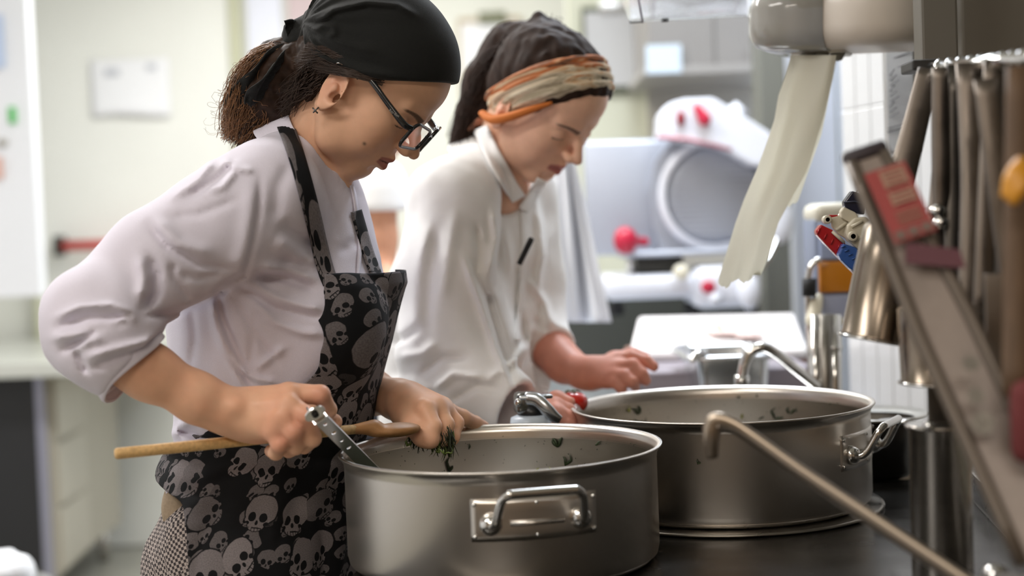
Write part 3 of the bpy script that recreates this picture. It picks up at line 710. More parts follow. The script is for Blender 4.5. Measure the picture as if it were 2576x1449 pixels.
# front edge of the jacket
strap([(884, 465), (893, 500), (900, 560), (905, 620), (900, 700)], 8, fj, .0016, 1.55, COTTON, JK, 'placket_edge', th=.002, nv=3)
for pts, wd in (([P(500, 1105, 1.80), P(478, 1140, 1.79), P(500, 1200, 1.79), P(560, 1262, 1.77)], .034), ([P(498, 1110, 1.82), P(468, 1150, 1.82), P(478, 1230, 1.83), P(470, 1330, 1.84)], .022), ([P(505, 1100, 1.80), P(545, 1085, 1.775), P(620, 1105, 1.755), P(760, 1118, 1.74)], .022)):
    ribbon(pts, wd, 7, [(1, -.4, .3)]*3, SKULL, AP, 'apron_tie', th=.002, wave=.004)
# trousers, cloth at the hip, shirt tail ---------------------------------
TR = check_cloth('checked_trouser_cloth', srgb(52, 46, 48), srgb(176, 164, 158))
Vl, Ql = surf(fl, (-.62, 1.6, .05), (-.05, 2.2, 1.05), .007); mesh('trousers', relax(Vl, Ql, 2), Ql, TR, CH)
for sgn in (-1, 1):
    an = np.array([-.38, 1.90, .0])+LV*.10*sgn; fs = Field(); fs.rc(an+np.array([0, 0, .05])-FV*.02, an+FV*.16+np.array([0, 0, .035]), .05, .042, k=.02, sq=((0, 0, 1), .9)); fs.rc(an+np.array([0, 0, .06]), an+np.array([0, 0, .10]), .044, .04, k=.02); fs.plane(an+np.array([0, 0, .003]), (0, 0, -1))
    Vs, Qs = surf(fs, an-.25, an+.25, .008); mesh('shoe', Vs, Qs, mat('black_clog', srgb(24, 24, 26), .4), CH)
fc = Field(); fc.chain([(P(458, 1238, 1.80), .020), (P(455, 1280, 1.79), .021), (P(448, 1326, 1.79), .016)], k=.02); fc.add('d', lambda p: vnoise(p, .014, 2)*.003, (0, 0, 0), 60)
Vc, Qc = surf(fc, P(455, 1275, 1.8)-.09, P(455, 1275, 1.8)+.09, .0035); mesh('tucked_cloth', Vc, Qc, mat('beige_cloth', srgb(164, 146, 124), .9, noise=.1, scale=300), CH, label='beige cloth tucked at the hip')
ribbon([P(462, 1168, 1.80), P(446, 1205, 1.785), P(455, 1240, 1.785)], .034, 5, [(1, 0, .4)]*3, COTTON, JK, 'shirt_tail', th=.006)
ribbon([P(482, 1225, 1.78), P(484, 1300, 1.775), P(482, 1380, 1.78), P(480, 1480, 1.79)], .012, 4, [(1, 0, 0)]*4, COTTON, JK, 'shirt_tail', th=.004)
# bandana ---------------------------------------------------------------
BLK = mat('black_bandana_cloth', srgb(25, 26, 25), .85, sheen=.1, bump=.3, scale=1200, spec=.2)
fd = Field(); Hb = Field()
Hb.ell((-.010, 0, .066), (.100, .0815, .090), k=.02); Hb.ell((.022, 0, .072), (.075, .070, .066), k=.03); Hb.ell((-.062, 0, .050), (.050, .060, .058), k=.04)
Hb.ell((.018, 0, .070), (.075, .070, .060), k=.02)
BFOLD = fold_disp([([(785, 78), (815, 62), (838, 66), (842, 84), (815, 98)], 7, .004), ([(790, 60), (840, 25), (920, 6), (1000, 12), (1050, 40)], 9, .0045), ([(800, 60), (850, 35), (930, 20), (990, 28)], 7, -.0015), ([(765, 120), (820, 148), (900, 176), (1010, 196)], 9, .0045), ([(770, 104), (830, 128), (900, 152), (980, 168)], 7, -.0012), ([(780, 95), (860, 110), (960, 130)], 12, .003)], 1.88)
HEMX = np.linspace(-.12, .11, 60); HEMU = np.convolve(np.pad(np.interp(HEMX, [-.108, -.074, -.04, -.015, .013, .032, .05, .073, .085, .10], [-.005, -.003, .012, .027, .041, .051, .069, .090, .104, .118]), 3, mode='edge'), np.ones(7)/7, 'valid')
def bfn(p):
    q = inv1(p); a = q.copy(); a[:, 1] = np.abs(q[:, 1]); d = Hb(a, .05)
    # gathers that run to the knot
    kx = q[:, 0]+.105; kz = q[:, 2]-.020; ang = np.arctan2(kz, kx+1e-6); rr = np.sqrt(kx**2+kz**2)
    d = d-(.0034*np.sin(ang*13+q[:, 1]*30)+.0018*np.sin(ang*29+1+q[:, 1]*20))*np.exp(-rr/.07)*smst((rr-.008)/.03)-.0012*np.sin(ang*9+q[:, 0]*25)
    d = d+BFOLD(p)
    hem = (np.interp(q[:, 0], HEMX, HEMU)-.003-q[:, 2])*.76; h = np.maximum(.003-np.abs(d-hem), 0)/.003
    return (np.maximum(d, hem)+h*h*.003*.25)*HS1
fd.add('u', bfn, HO1, .3, .004)
kn_ = P(748, 95, 1.872)
fd.ell(kn_, (.020, .018, .022), k=.012); fd.rc(P(800, 80, 1.868), P(760, 95, 1.868), .026, .014, k=.02); fd.rc(P(815, 130, 1.845), P(758, 105, 1.86), .016, .010, k=.015)
fd.rc(P(745, 85, 1.868), P(722, 66, 1.862), .010, .004, k=.006); fd.rc(P(760, 70, 1.868), P(790, 48, 1.868), .012, .005, k=.01); fd.rc(P(738, 120, 1.865), P(745, 150, 1.865), .015, .008, k=.01)
fd.add('d', lambda p: vnoise(p, .012, 11)*.0016*np.exp(-((p-kn_)**2).sum(1)/.05**2), (0, 0, 0), 60)
Vd, Qd = surf(fd, HO1-np.array([.20, .16, .10]), HO1+np.array([.18, .16, .22]), .0022); BD = mesh('bandana', relax(Vd, Qd, 1), Qd, BLK, CH)
ribbon([P(735, 120, 1.868), P(690, 150, 1.85), P(640, 205, 1.845), P(600, 240, 1.85), P(566, 264, 1.86)], .036, 7, [(.3, -.5, 1)]*3, BLK, BD, 'knot_tail', th=.002, wave=.003, taper=([0, .3, .75, 1], [.6, 1, .7, .25]))
ribbon([P(742, 110, 1.872), P(700, 165, 1.835), P(655, 220, 1.83), P(625, 262, 1.84)], .030, 7, [(.5, -.6, .8)]*3, BLK, BD, 'knot_tail', th=.002, wave=.003, taper=([0, .3, .75, 1], [.6, 1, .9, .4]))
ribbon([P(748, 90, 1.865), P(735, 70, 1.855), P(718, 72, 1.85)], .022, 5, [(.2, -.3, 1)]*2, BLK, BD, 'knot_tail', th=.002, wave=.003)
# hair ---------------------------------------------------------------
def strands(name, roots, tips, m, parent, n, r0, wob, seed, pts=11, spread=.012, mids=None, rtip=.3):
    rg = np.random.RandomState(seed); Vs = []; Fs = []; c = 0
    ts = np.linspace(0, 1, pts)
    for i in range(n):
        a = roots(rg); b = tips(rg, a); mdl = mids(rg, a, b) if mids else (a+b)/2+rg.normal(0, spread, 3)
        c1 = rg.normal(0, spread, 3); f1, f2 = rg.uniform(.6, 2.6, 2); ph = rg.uniform(0, 6, 3)
        L = []
        for t in ts:
            p = (1-t)**2*a+2*t*(1-t)*mdl+t*t*b
            p = p+wob*math.sin(PI*min(t*1.5, 1)*.5)*np.array([math.sin(f1*6*t+ph[0]), math.sin(f2*6*t+ph[1]), math.sin(f1*5*t+ph[2])])*t**.6
            L.append(p)
        V, Fc = tubem(L, [r0*(1-(1-rtip)*t) for t in ts], 4, cap=False); Vs.append(V); Fs += [tuple(k+c for k in q) for q in Fc]; c += len(V)
    return mesh(name, np.concatenate(Vs), Fs, m, parent)
HAIR = mat('brown_hair', srgb(134, 94, 60), .42, noise=.45, scale=60, spec=.5)
HAIRD = mat('dark_brown_hair', srgb(58, 44, 36), .5, noise=.3, scale=80, spec=.4)
fr = Field()
def hw(x, y, d): return P(x, y, d)
Hh = Field(); Hh.ell((-.020, 0, .052), (.086, .0765, .078), k=.02); Hh.ell((-.040, 0, .008), (.052, .060, .050), k=.03); Hh.ell((-.046, 0, -.028), (.040, .050, .045), k=.03)
def hfn(p):
    q = inv1(p); a = q.copy(); a[:, 1] = np.abs(q[:, 1]); d = Hh(a, .05)
    line = q[:, 0]-.028+.35*np.clip(.05-q[:, 2], -.1, .1); ez = np.sqrt(((q[:, 0]+.006)/.020)**2+((q[:, 2]-.004)/.030)**2)
    d = np.maximum(d, line); d = np.maximum(d, (1-ez)*.014); d = np.maximum(d, -(q[:, 2]+.052+.5*np.minimum(q[:, 0]+.02, 0)))
    return d*HS1+.0008*np.sin(q[:, 0]*500+q[:, 2]*700+6*vnoise(q, .02, 1))
fr.add('u', hfn, HO1, .3, .004)
fr.chain([(P(770, 150, 1.88), .034), (P(712, 195, 1.885), .042), (P(670, 250, 1.89), .038), (P(630, 305, 1.89), .022)], k=.03)
fr.add('d', lambda p: (vnoise(p, .016, 21)*.0045+vnoise(p, .007, 22)*.0022)*smst((P(800, 0, 1.87)[0]-p[:, 0])/.04), (0, 0, 0), 60)
Vr, Qr = surf(fr, HO1-np.array([.25, .16, .14]), HO1+np.array([.12, .14, .15]), .0024); HR = mesh('hair', relax(Vr, Qr, 1), Qr, mat('deep_brown_hair', srgb(50, 35, 26), .6, noise=.4, scale=90, spec=.2), CH)
def curls(name, path, rad, m, parent, n, r0, seed, curl=.0045, turns=1.4, outf=1.0, pts=22, tipflare=.3, lenr=(.35, .9)):
    """wavy strands that run along a lock of hair"""
    rg = np.random.RandomState(seed); A = smoothpath(path, 10); R_ = np.interp(np.linspace(0, 1, len(A)), np.linspace(0, 1, len(rad)), rad); Vs = []; Fs = []; c = 0
    T = np.gradient(A, axis=0); T /= np.linalg.norm(T, axis=1)[:, None]; Sd = np.cross(T, [0, 1, 0.]); Sd /= np.linalg.norm(Sd, axis=1)[:, None]; Ud = np.cross(Sd, T)
    for i in range(n):
        t0 = rg.uniform(0, .55); t1 = min(t0+rg.uniform(*lenr), 1.0+rg.uniform(0, .06)); ph = rg.uniform(0, 2*PI); dph = rg.normal(0, .5); p0 = rg.uniform(0, 2*PI); cr_ = curl*rg.uniform(.4, 1.4); tn = turns*rg.uniform(.5, 1.4); rf = rg.uniform(.86, 1.10)*outf; L = []
        for k in range(pts):
            u = k/(pts-1); t = (t0+(t1-t0)*u)*(len(A)-1); t_ = min(t, len(A)-1.001); i0 = int(t_); f_ = t_-i0; a = A[i0]*(1-f_)+A[i0+1]*f_; a = a+T[-1]*max(t-len(A)+1, 0)*.004
            r_ = R_[i0]*(1-f_)+R_[i0+1]*f_; an = ph+dph*u; d_ = math.cos(an)*Sd[i0]+math.sin(an)*Ud[i0]; w_ = cr_*min(u*3, 1); q = p0+2*PI*tn*u
            L.append(a+d_*(r_*rf+w_*math.sin(q)+tipflare*r_*u*u*(rf-.9))+T[i0]*w_*math.cos(q)+np.cross(d_, T[i0])*w_*.5*math.sin(q*.7))
        V, Fc = tubem(L, [r0*(1-.6*k/(pts-1)) for k in range(pts)], 3, cap=False); Vs.append(V); Fs += [tuple(k+c for k in q) for q in Fc]; c += len(V)
    return mesh(name, np.concatenate(Vs), Fs, m, parent)
PT_ = [P(772, 150, 1.88), P(712, 190, 1.885), P(668, 245, 1.89), P(630, 302, 1.89), P(600, 350, 1.885)]
curls('hair_strand', PT_, [.034, .043, .041, .033, .020], HAIR, HR, 900, .00085, 3)['kind'] = 'stuff'
curls('dark_strand', PT_, [.034, .043, .041, .033, .018], HAIRD, HR, 500, .00085, 4)['kind'] = 'stuff'
curls('top_strand', [P(745, 125, 1.88), P(700, 130, 1.86), P(650, 150, 1.86), P(612, 200, 1.86), P(590, 270, 1.86), P(578, 335, 1.87)], [.006, .012, .014, .016, .018, .014], HAIR, HR, 130, .0006, 5, curl=.004)['kind'] = 'stuff'
curls('flyaway_strand', PT_, [.036, .048, .050, .044, .034], HAIR, HR, 40, .00035, 6, curl=.012, turns=2.0)['kind'] = 'stuff'
def hp(f, l, u): return W1((f, l, u))
strands('nape_strand', lambda rg: hp(rg.uniform(-.055, -.02), rg.uniform(.062, .070), rg.uniform(-.030, .012)), lambda rg, a: P(rg.uniform(690, 745), rg.uniform(215, 300), rg.uniform(1.83, 1.86)), HAIRD, HR, 220, .0006, .002, 18, pts=10, spread=.004)['kind'] = 'stuff'
strands('ear_strand', lambda rg: hp(rg.uniform(.020, .040), .0735, rg.uniform(.045, .055)), lambda rg, a: hp(rg.uniform(-.045, -.03), .074, rg.uniform(-.005, .015)), HAIRD, HR, 70, .0006, .001, 19, pts=12, spread=.002, mids=lambda rg, a, b: hp(rg.uniform(-.004, .004), .097, rg.uniform(.022, .034)))['kind'] = 'stuff'
def rootT(rg): f = rg.uniform(-.01, .034); u = .040+.62*f+rg.uniform(-.004, .012); return hp(f, .0745-.35*max(f-.01, 0), u)
strands('temple_strand', rootT, lambda rg, a: hp(rg.uniform(-.075, -.045), rg.uniform(.055, .068), rg.uniform(-.02, .02)), HAIRD, HR, 150, .0006, .0015, 8, pts=10, spread=.003, mids=lambda rg, a, b: hp(rg.uniform(-.03, -.02), .080, rg.uniform(.026, .05)))['kind'] = 'stuff'
# glasses ---------------------------------------------------------------
GF = mat('black_acetate', srgb(20, 24, 28), .18, coat=.5); GL = mat('clear_lens', (.95, .97, .98), .0, trans=1.0, ior=1.15, alpha=.35)
GS = thing('glasses', None, None); bpy.data.objects.remove(GS)
def gpt(a, b):  # lens plane: a lateral, b up; wraps back a little towards the temples
    return W1((.1150-.20*max(abs(a)-.012, 0)-.04*b, a, b+.024))
GB = None
for s in (1, -1):
    out = [(s*.036+x*1, y) for x, y in rrect(.054, .036, .011, 6)]
    out = [(a, b*(1+.10*s*(a-s*.036)/.025*s)) for a, b in out]
    V, Fc = tubem([gpt(a, b) for a, b in out], .0021, 8, closed=True, flat=1.15)
    if GB is None: GB = mesh('glasses', V, Fc, GF, CH)
    else: mesh('lens_rim', V, Fc, GF, GB)
    c0 = len(out); V = [gpt(a, b) for a, b in out]; V.append(np.mean(V, 0)); mesh('lens', V, [(i, (i+1) % c0, c0) for i in range(c0)], GL, GB)
    hg = gpt(s*.0625, .010); pts = [hg, W1((.094, s*.0735, .032)), W1((.062, s*.0765, .036)), W1((.028, s*.0780, .041)), W1((.004, s*.0760, .040)), W1((-.016, s*.073, .024))]
    V, Fc = tubem(pts, [.0026, .0030, .0026, .0024, .0022, .0020], 8, smooth=5, flat=1.5, up=W1((0, 0, 1))-W1((0, 0, 0))); TP = mesh('temple_arm', V, Fc, GF, GB)
    if s == 1: text('Ray-Ban', .0046, W1((.077, .0792, .0340)), W1((-1, 0, -.2))*-1+W1((0, 0, 0)), W1((0, 0, 1))-W1((0, 0, 0)), mat('silver_print', srgb(190, 190, 190), .3, 1), TP)
V, Fc = tubem([gpt(-.012, .006), gpt(0, .0095), gpt(.012, .006)], .0022, 8, smooth=4); mesh('bridge', V, Fc, GF, GB)
SILV = mat('silver_metal', (.8, .8, .8), .2, 1)
V, Fc = tubem([W1((-.014, .080, .030)), W1((-.019, .085, .028)), W1((-.022, .080, .024))], .0007, 6, smooth=4); mesh('earring', V, Fc, SILV, CH)
V, Fc = tubem([W1((.000, .079, -.032)), W1((.000, .081, -.042))], .0010, 6); V2, F2 = tubem([W1((-.005, .081, -.038)), W1((.005, .081, -.038))], .0010, 6); mesh('earring', *joinm([(V, Fc), (V2, F2)]), mat('dark_silver', (.15, .15, .15), .3, 1), CH)
# ------------------------------------------------------------------ stove and pots
STEEL = mat('brushed_steel', (.60, .57, .53), .27, 1, rvar=.04, scale=5, stretch=(1, 1, 3), noise=.05)
STEELIN = mat('pot_inside_steel', (.54, .51, .46), .28, 1)
def brushed(m, a=.75):
    nt = m.node_tree; b = nt.nodes['Principled BSDF']; t = nt.nodes.new('ShaderNodeTangent'); t.direction_type = 'RADIAL'; t.axis = 'Z'; nt.links.new(t.outputs[0], b.inputs['Tangent']); b.inputs['Anisotropic'].default_value = a
POTS = mat('spun_pot_steel', (.66, .62, .57), .28, 1); brushed(POTS); 
CHROME = mat('polished_chrome', (.72, .71, .69), .12, 1)
DSTEEL = mat('dark_worn_steel', (.30, .28, .25), .35, 1, noise=.15, scale=20, rvar=.1)
BLACKTOP = mat('black_stove_top', srgb(34, 32, 29), .22, noise=.25, scale=14, rvar=.06)
TA = math.radians(8.2); RZ = rotz(-TA)
brushed(STEELIN)
def S(x, y, z):  # stove frame: x across from the cooks' edge, y along the row, z height
    return np.array([-.178+x, 1.76, z])*[1, 1, 1]*1.0 if False else RZ@np.array([x, y, 0])+np.array([-.200, 1.76, z])
ZT = .895
ST = thing('stove', 'long black topped steel stove carrying the two big pots', 'stove', S(.4, -.2, 0))
mesh('cooktop', *boxm(S(.40, -.25, ZT-.012), (.80, 1.60, .024), RZ, .004), BLACKTOP, ST, smooth=False)
mesh('body', *boxm(S(.41, -.25, (ZT-.024+.12)/2), (.76, 1.58, ZT-.024-.12), RZ, .004), STEEL, ST, smooth=False)
for i, y in enumerate((-.78, -.25, .28)):
    dr = mesh('oven_door', *boxm(S(.022, y, .50), (.020, .52, .52), RZ, .006), STEEL, ST, smooth=False)
    V, Fc = tubem([S(.010, y-.2, .72), S(-.012, y-.2, .72), S(-.012, y+.2, .72), S(.010, y+.2, .72)], .007, 8); mesh('handle', V, Fc, CHROME, dr)
    mesh('knob', *lathem([(0, .0), (.022, 0), (.020, .020), (0, .020)], 20, S(.010, y, .81), RZ@np.array([-1, 0, 0])), mat('black_knob', srgb(25, 25, 25), .4), ST)
for x in (.08, .72):
    for y in (-.98, .48): mesh('foot', *lathem([(.02, 0), (.02, .12)], 12, S(x, y, 0)), STEEL, ST)
mesh('side_rail', *boxm(S(.812, -.25, ZT+.012), (.026, 1.60, .055), RZ, .004), STEEL, ST, smooth=False)
for y in (-.43,):
    mesh('burner_seam', *lathem([(.206, 0), (.210, .0012), (.214, 0)], 72, S(.22, y, ZT+.0002), cap=False), DSTEEL, ST)
def pot(name, lab, c, R_, z0, H, hang, grp=None):
    t = thing(name, lab, 'pot', (c[0], c[1], z0), grp); c = np.array([c[0], c[1], z0])
    th = .0016; r_ = R_-.007
    prof = [(0, .001), (r_-.016, .001), (r_-.008, .003), (r_-.002, .009), (r_, .018), (r_, H-.016), (r_+.001, H-.009), (r_+.005, H-.003), (r_+.0072, H-.0008), (r_+.0068, H+.0012), (r_+.003, H+.0010), (r_-.001, H-.003), (r_-th-.001, H-.010), (r_-th-.002, H-.018)]
    mesh('wall', *lathem(prof[3:], 160, c, cap=False), POTS, t)
    mesh('base', *lathem([(0, .0)]+[(r_-.020, .0), (r_-.012, .001), (r_-.0085, .0028), (r_-.0025, .009)], 160, c), STEEL, t)
    inn = [(r_-th-.0018, H-.016), (r_-th-.002, .02), (r_-th-.010, .008), (r_-th-.02, .006), (0, .006)]
    mesh('inside', *lathem(inn, 160, c, cap=False), STEELIN, t)
    for hi, a in enumerate(hang):
        n = np.array([math.sin(a), -math.cos(a), 0]); e = np.array([math.cos(a), math.sin(a), 0])
        def wp(s, z, off=0):  # point on the wall; s = arc length
            b = a+s/r_; return c+np.array([math.sin(b), -math.cos(b), 0])*(r_+off)+np.array([0, 0, z])
        zc = H*.62
        ol = rrect(.148, .056, .010, 4); k = len(ol)
        Vg, Fg = gridm(lambda u, v: wp(-.074+.148*u, zc-.024+.048*v, .0009-.0007*(max(abs(u-.5)*2, abs(v-.5)*2) > .97)), 24, 8)
        hd = mesh('handle', Vg, Fg, POTS, t); mod(hd, 'SOLIDIFY', thickness=.0006, offset=-1)
        f1, f2 = wp(-.052, zc-.004, .001), wp(.052, zc-.004, .001)
        up = np.array([0, 0, 1.])
        pts = [f1, f1+n*.012-up*.001, f1+n*.022+up*.006+e*.002, f1+n*.036+up*.030+e*.006, f1+n*.041+up*.038+e*.013, f1+n*.042+up*.039+e*.022, f2+n*.042+up*.039-e*.022, f2+n*.041+up*.038-e*.013, f2+n*.036+up*.030-e*.006, f2+n*.022+up*.006-e*.002, f2+n*.012-up*.001, f2]
        mesh('grip', *tubem(pts, .0052, 14, smooth=5), CHROME, hd)
        for f_ in (f1, f2): mesh('mount', *lathem([(.013, 0), (.013, .004), (.0105, .009), (.007, .013), (.0, .014)], 24, f_-n*.001, n), CHROME, hd)
        mesh('pressed_bar', *tubem([wp(-.030, zc-.004, .0035), wp(0, zc-.004, .0038), wp(.030, zc-.004, .0035)], .0030, 10), STEEL, hd)
        for sx in (-.069, .069):
            for sz in (-.018, .018): mesh('rivet', *lathem([(.0028, 0), (.0024, .0014), (0, .0022)], 12, wp(sx, zc+sz, .002), n), CHROME, hd)
        for sx in (0,):
            for sz in (-.018, .018): mesh('rivet', *lathem([(.0024, 0), (.002, .0012), (0, .002)], 12, wp(sx, zc+sz, .002), n), CHROME, hd)
    return t, c
C1 = P(1258, 1122, 1.756); C2 = P(1813, 1014, 2.045)
H1 = C1[2]-ZT; H2 = C2[2]-ZT
def wallpt(c, R_, ang, z): return np.array([c[0]+math.sin(ang)*R_, c[1]-math.cos(ang)*R_, z])
POT1, _c = pot('stock_pot', 'wide low steel pot nearest the camera with its handle facing us', C1, .200, ZT+.0015, H1-.0015, [math.radians(12), math.radians(192)])
POT2, _c = pot('stock_pot', 'second wide steel pot behind and to the right of the near one', C2, .2165, ZT+.006, H2-.006, [math.radians(60), math.radians(240)])
tag(mesh('burner_plate', *lathem([(0, .0), (.222, .0), (.226, .003), (.220, .005), (0, .005)], 96, (C2[0], C2[1], ZT+.0006)), DSTEEL), 'round dark metal plate under the second pot', 'burner plate')
ORD = ['first', 'second', 'third', 'fourth', 'fifth', 'sixth', 'seventh', 'eighth', 'ninth', 'tenth', 'eleventh', 'twelfth', 'thirteenth']
# herbs stuck inside the pots --------------------------------------------
HERB = mat('dark_green_herb', srgb(38, 52, 24), .55, noise=.4, scale=200); HERBY = mat('yellow_green_herb', srgb(140, 140, 50), .5, noise=.3, scale=200)
def scrap(p, n, size, seed, m, lab, grp):
    rg = random.Random(seed); n = n/np.linalg.norm(n); s, u, _ = frame(n); V = []; Fc = []; c = 0; parts = []
    for k in range(rg.choice((1, 2, 2, 3))):
        a = rg.uniform(-.6, .6)+PI/2+(k-1)*.7; L = size*rg.uniform(.5, 1.1); d = s*math.cos(a)+u*math.sin(a); q = np.cross(n, d); b = d*0
        pts = [p+n*.0012, p+d*L*.4+n*.0025+q*L*.10*rg.uniform(-1, 1), p+d*L*.75+n*.0018+q*L*.2*rg.uniform(-1, 1), p+d*L+n*.001+q*L*.3*rg.uniform(-1, 1)]
        parts.append(tubem(pts, [size*.04, size*.10, size*.09, size*.02], 6, smooth=2, flat=.35, up=n))
    V, Fc = joinm(parts); return tag(mesh('herb_scrap', V, Fc, m, loc=p), lab, 'herb', grp)
def inside_hits(c, R_, ang, z, *a):
    p = wallpt(c, R_-.0115, ang, z); n = np.array([c[0], c[1], z])-p; n[2] = 0; return scrap(p, n, *a)
def ang_of(c, R_, px, far=True):
    x, _ = px, 0; best = None
    for k in range(-180, 180):
        a = math.radians(k); q = wallpt(c, R_-.0115, a, c[2]); v = abs(proj(q[None])[0][0]-px)
        if math.cos(a) < 0 and (best is None or v < best[0]): best = (v, a)
    return best[1]
for i, (x, dz, s_, g) in enumerate([(1400, .030, .020, 0), (1418, .055, .017, 0), (1498, .024, .014, 0), (1125, .060, .020, 0), (1030, .062, .014, 0), (1175, .030, .008, 0), (1340, .068, .018, 1), (1378, .070, .012, 1), (1118, .075, .012, 0), (1215, .075, .007, 0), (960, .05, .008, 0), (1292, .075, .008, 0), (1450, .058, .006, 0)]):
    o_ = ORD[sorted([1400, 1418, 1498, 1125, 1030, 1175, 1118, 1215, 960, 1292, 1450] if not g else [1340, 1378]).index(x)]
    inside_hits(C1, .200, ang_of(C1, .2, x), C1[2]-dz, s_, i, HERBY if g else HERB, ('yellowish' if g else 'dark green')+' herb scrap on the inside wall of the near pot, '+o_+' from the left', ('yellowish' if g else 'dark green')+' herb scraps in the near pot')
for i, (x, dz, s_, g) in enumerate([(1600, .035, .016, 0), (1608, .055, .016, 0), (1540, .050, .010, 0), (1660, .058, .006, 0), (1855, .018, .006, 0), (1902, .016, .006, 0), (1905, .052, .012, 0), (1945, .050, .018, 0), (1985, .040, .016, 0), (2085, .022, .006, 0), (1580, .03, .012, 1), (1862, .052, .010, 1)]):
    o_ = ORD[sorted([1600, 1608, 1540, 1660, 1855, 1902, 1905, 1945, 1985, 2085] if not g else [1580, 1862]).index(x)]
    inside_hits(C2, .2165, ang_of(C2, .2165, x), C2[2]-dz, s_, i+40, HERBY if g else HERB, ('yellowish' if g else 'dark green')+' herb scrap on the inside wall of the second pot, '+o_+' from the left', ('yellowish' if g else 'dark green')+' herb scraps in the second pot')
b = C2+np.array([0, 0, 0]); scrap(wallpt(C2, .2105, math.radians(-17), ZT+.095), np.array([-.3, -1, 0]), .008, 77, HERB, 'dark herb scrap stuck to the outside wall of the second pot', None)
# fine specks of herb and droplets on the inside walls
for c_, R_, lab in ((C1, .200, 'near'), (C2, .2165, 'second')):
    rs = np.random.RandomState(9); parts = []
    for k in range(90):
        a = rs.uniform(math.radians(105), math.radians(255)); p = wallpt(c_, R_-.0110, a, c_[2]-rs.uniform(.012, .095)); n = np.array([c_[0]-p[0], c_[1]-p[1], 0]); n /= np.linalg.norm(n); s_ = np.cross(n, [0, 0, 1.]); d_ = s_*rs.normal(0, 1)+np.array([0, 0, 1.])*rs.normal(0, 1); d_ /= np.linalg.norm(d_); L_ = rs.uniform(.0008, .003)
        parts.append(tubem([p, p+d_*L_*.5+n*.0004, p+d_*L_], [.0002, .0005, .0002], 4))
    tag(mesh('herb_speck', *joinm(parts), HERB), 'fine dark herb specks on the inside wall of the '+lab+' pot', 'herbs', kind='stuff')
# food in the pots
def food(c, R_, zf, seed, lab):
    def pt(u, v):
        r_ = (R_-.010)*v; a = 2*PI*u; x, y = c[0]+r_*math.cos(a), c[1]+r_*math.sin(a); return (x, y, zf+.008*math.sin(x*60+seed)*math.cos(y*55)*(1-v)+.004*math.sin(x*190)*math.sin(y*170))
    V, Fc = gridm(pt, 60, 14, True); return tag(mesh('cooked_greens', V, Fc, mat('cooked_greens', srgb(46, 54, 26), .5, noise=.6, scale=120, bump=.6)), lab, 'food', kind='stuff')
food(C1, .198, ZT+.035, 1, 'dark green cooked leaves lying in the near pot'); food(C2, .214, ZT+.035, 2, 'dark green cooked leaves lying in the second pot')
# wooden spoon through the near hand ------------------------------------
WOOD = mat('pale_wood', srgb(206, 168, 112), .6, noise=.18, scale=30, stretch=(8, 8, 8))
SP = thing('wooden_spoon', 'long round handled wooden spoon held over the near pot', 'spoon', P(290, 1140, 1.600))
a0, a1 = P(290, 1141, 1.600), P(905, 1078, 1.760); dd = (a1-a0)/np.linalg.norm(a1-a0)
mesh('handle', *tubem([a0, a0+dd*.002, a0+dd*.2, a1], [.0055, .0066, .0066, .0060], 16), WOOD, SP)
f = Field(); f.rc(a1-dd*.01, a1+dd*.02, .006, .010, k=.01); f.ell(a1+dd*.050-np.array([0, 0, .006]), (.034, .022, .009), rot=np.stack(frame(dd)[::-1], 1)[:, [0, 1, 2]] if False else np.stack([dd, frame(dd)[0], frame(dd)[1]], 1), k=.01)
V, Q = surf(f, a1-.09, a1+.12, .003); mesh('bowl', V, Q, mat('wet_brown_wood', srgb(150, 108, 66), .5, noise=.2, scale=40), SP)
# tongs resting on the rim ----------------------------------------------
TG = thing('tongs', 'perforated steel tongs leaning in the near pot beside the hand', 'tongs', P(792, 1040, 1.585))
t0, t1 = P(792, 1040, 1.592), P(968, 1215, 1.800); d = (t1-t0)/np.linalg.norm(t1-t0); s, u, _ = frame(d, (0, -1, 0)); side = np.cross(d, (0, -1, .15)); side /= np.linalg.norm(side); nn = np.cross(side, d); nn /= np.linalg.norm(nn); nn = nn if nn[1] < 0 else -nn
L = np.linalg.norm(t1-t0)
def punched(name, L0, L1, wd, holes, off, tw=.0012):
    """flat strip with real holes"""
    bm = bmesh.new(); outer = []
    for x, y in [(L0, -wd), (L1, -wd), (L1, wd), (L0, wd)]: outer.append(bm.verts.new((x, y, 0)))
    ed = [bm.edges.new((outer[i], outer[(i+1) % 4])) for i in range(4)]
    for hx, hr in holes:
        r_ = [bm.verts.new((hx+hr*math.cos(2*PI*k/16), hr*math.sin(2*PI*k/16), 0)) for k in range(16)]; ed += [bm.edges.new((r_[k], r_[(k+1) % 16])) for k in range(16)]
    bmesh.ops.triangle_fill(bm, edges=ed, use_beauty=True)
    V = np.array([t0+d*v.co.x+side*v.co.y+nn*off for v in bm.verts]); Fc = [[v.index for v in f_.verts] for f_ in bm.faces]; bm.verts.index_update(); Fc = [[v.index for v in f_.verts] for f_ in bm.faces]; bm.free()
    o = mesh(name, V, Fc, mat('tongs_steel', (.74, .72, .72), .38, 1), TG, smooth=False); mod(o, 'SOLIDIFY', thickness=tw); return o
punched('arm', .012, L, .0075, [(.034, .0026), (.062, .0032), (.088, .0024), (.112, .0030)], 0)
for sd in (-1, 1): mesh('arm_flange', *boxm(t0+d*(L/2+.008)+side*sd*.0075-nn*.003, (L-.02, .0010, .006), np.stack([d, side, nn], 1)), MATS['tongs_steel'], TG, smooth=False)
bk = [t0+side*.006-nn*.016+d*.015, t0+side*.010-nn*.024+d*L*.95]; mesh('arm', *tubem(bk, .0065, 8, flat=.25, up=side), MATS['tongs_steel'], TG)
